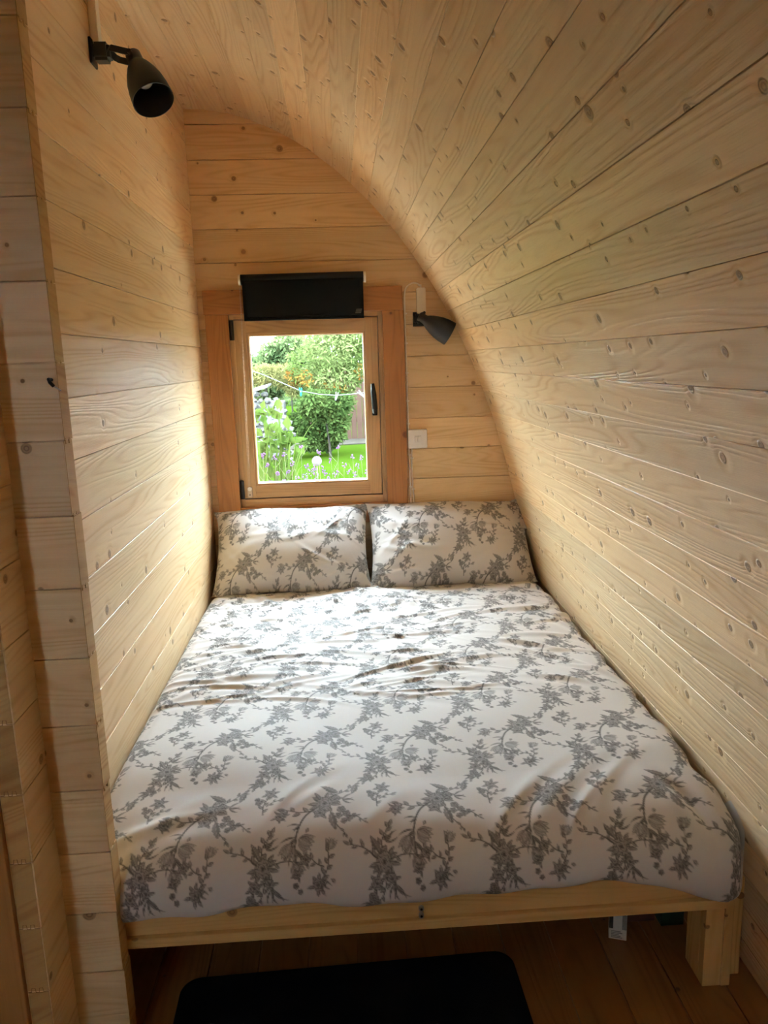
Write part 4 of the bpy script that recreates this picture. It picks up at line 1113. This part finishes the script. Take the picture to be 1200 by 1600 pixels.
# strap-leaved clump
clump = tag(empty('strap_leaf_plant', (-0.50, 5.1, GZ)), 'clump of long arching strap leaves close to the window', 'plant')
rs = random.Random(77)
for k in range(64):
    a = rs.uniform(0, 2 * math.pi); reach = rs.uniform(0.08, 0.36); top = rs.uniform(0.85, 1.22); bx = -0.49 + rs.uniform(-0.12, 0.10); by0 = 5.1 + rs.uniform(-0.12, 0.12)
    dirx, diry = math.cos(a), math.sin(a) * 0.7; W = rs.uniform(0.008, 0.016); v = []; f = []
    sd = Vector((-diry, dirx, 0)); sd = sd.normalized() if sd.length > 0.01 else Vector((1, 0, 0))
    for j in range(9):
        t = j / 8
        zc = GZ + top * (1.25 * t - 0.25 * t * t) - 0.55 * reach * t ** 3.5
        p = Vector((bx + dirx * reach * t ** 1.8, by0 + diry * reach * t ** 1.8, zc)); w = W * (1 - t ** 2.2) + 0.0006
        v += [tuple(p + sd * w), tuple(p + Vector((0, 0, -0.25 * w))), tuple(p - sd * w)]
    for j in range(8):
        for q in (0, 1): f.append((3 * j + q, 3 * j + q + 1, 3 * j + q + 4, 3 * j + q + 3))
    mesh_obj('strap_leaf', v, f, M['leafE'], clump, True)
v, f = leaves([(-0.52, 5.3, 0.95), (-0.45, 5.25, 0.82)], [(0.16, 0.1, 0.16), (0.14, 0.1, 0.14)], 110, 0.085, 0.030)
fo = mesh_obj('broad_foliage', v, f, M['leafE'], clump); fo['kind'] = 'stuff'

# purple flowers on thin stems just outside
rs = random.Random(13)
spots = [(-0.455, 0.89), (-0.435, 0.84), (-0.40, 0.86), (-0.375, 0.80), (-0.345, 0.88), (-0.325, 0.78), (-0.29, 0.85), (-0.27, 0.76), (-0.245, 0.92), (-0.215, 0.80), (-0.19, 0.775), (-0.165, 0.80), (-0.14, 0.90),
         (-0.12, 0.79), (-0.10, 0.755), (-0.075, 0.84), (-0.05, 0.78), (-0.03, 0.92), (0.0, 0.83), (0.025, 0.77), (0.05, 0.87), (0.075, 0.81), (0.10, 0.85), (0.125, 0.78), (0.15, 0.82), (-0.42, 0.74), (-0.35, 0.73), (-0.17, 0.74), (0.06, 0.74), (-0.235, 0.735)]
ORD = ['first', 'second', 'third', 'fourth', 'fifth', 'sixth', 'seventh', 'eighth', 'ninth', 'tenth', 'eleventh', 'twelfth', 'thirteenth', 'fourteenth', 'fifteenth', 'sixteenth', 'seventeenth', 'eighteenth', 'nineteenth', 'twentieth']
ORD += ['twenty-' + w for w in ORD[:9]] + ['thirtieth']
for k, (fx_, fz_) in enumerate(spots):
    fy_ = 4.35 + rs.uniform(-0.12, 0.14)
    rank = sorted(range(len(spots)), key=lambda q: spots[q][0]).index(k)
    hgt_ = 'tall' if fz_ > 0.835 else ('short' if fz_ < 0.77 else 'mid-height')
    pl = tag(empty('purple_flower', (fx_ - 0.03, fy_, GZ)), f'{hgt_} purple flower on a thin stem, {ORD[rank]} from the hinge side of the window', 'flower', 'purple flowers outside the window')
    lean = rs.uniform(-0.05, 0.05)
    m = MB(); m.tube([(fx_ - lean, fy_, GZ), (fx_ - lean * 0.6, fy_, fz_ * 0.5), (fx_, fy_, fz_)], [0.0028, 0.0022, 0.0014], 5)
    for q in range(3):
        zz = fz_ * rs.uniform(0.6, 0.95); sx = rs.choice((-1, 1)) * rs.uniform(0.02, 0.045)
        m.tube([(fx_ - lean * 0.3, fy_, zz), (fx_ - lean * 0.3 + sx * 0.6, fy_ + rs.uniform(-0.02, 0.02), zz + 0.03), (fx_ - lean * 0.3 + sx, fy_, zz + 0.06)], [0.0016, 0.0014, 0.001], 4)
    m.build('stem', 'stem', pl, True)
    m = MB(); big = 1.5 if -0.24 < fx_ < -0.04 and fz_ < 0.81 else 1.0
    for q in range(int(9 * big)):
        m.ball((fx_ + rs.uniform(-0.011, 0.011) * big, fy_ + rs.uniform(-0.01, 0.01), fz_ + rs.uniform(-0.012, 0.016) * big), rs.uniform(0.003, 0.0055), 5, 3)
    m.build('flower_head', 'petal', pl, True)
o = tag(empty('white_ball', (-0.175, 4.9, 0.77)), 'round white ball among the purple flowers', 'ball')
m = MB(); m.ball((-0.175, 4.9, 0.775), 0.032, 16, 10); m.build('ball_surface', 'white', o, True)
m = MB(); m.tube([(-0.175, 4.9, GZ), (-0.175, 4.9, 0.76)], 0.005, 8); m.build('ball_stake', 'stem', o, True)

# washing line with pegs
ln_ = tag(empty('washing_line', (-0.37, 7.0, 1.14)), 'white washing line strung across the garden', 'rope')
P = [(-3.2, 7.0, 2.1), (-1.6, 7.0, 1.62), (-0.702, 7.0, 1.309), (-0.366, 7.0, 1.150), (-0.20, 7.0, 1.115), (-0.043, 7.0, 1.100), (0.174, 7.0, 1.112), (0.5, 7.0, 1.16), (1.6, 7.0, 1.5), (3.2, 7.0, 2.1)]
m = MB(); m.tube(P, 0.0038, 6); m.build('line', 'rope', ln_, True)
for (nm, lab, px_, pz_, ang, mt) in (('clothes_peg', 'turquoise clothes peg on the washing line', -0.366, 1.150, 0.0, 'pegblue'), ('clothes_peg', 'pale clothes peg hanging from the middle of the washing line', -0.043, 1.100, 0.25, 'pegwhite'), ('clothes_peg', 'pale tilted clothes peg on the washing line by the window handle', 0.174, 1.112, -0.8, 'pegwhite')):
    pg = tag(empty(nm, (px_, 7.0, pz_)), lab, 'clothes peg')
    for sgn in (-1, 1):
        m = MB(); m.box(-0.004, 0.004, -0.006, 0.006, -0.045, 0.03, 0.0015)
        rm = Matrix.Translation((px_, 7.0, pz_)) @ Matrix.Rotation(ang, 4, 'Y') @ Matrix.Rotation(0.12 * sgn, 4, 'Y') @ Matrix.Translation((0.007 * sgn, 0, 0))
        m.v = [tuple(rm @ Vector(p)) for p in m.v]; m.build('peg_arm', mt, pg)
    m = MB(); m.tube([(px_, 6.992, pz_ - 0.004), (px_, 7.008, pz_ - 0.004)], 0.006, 8); m.build('spring', 'steel', pg, True)
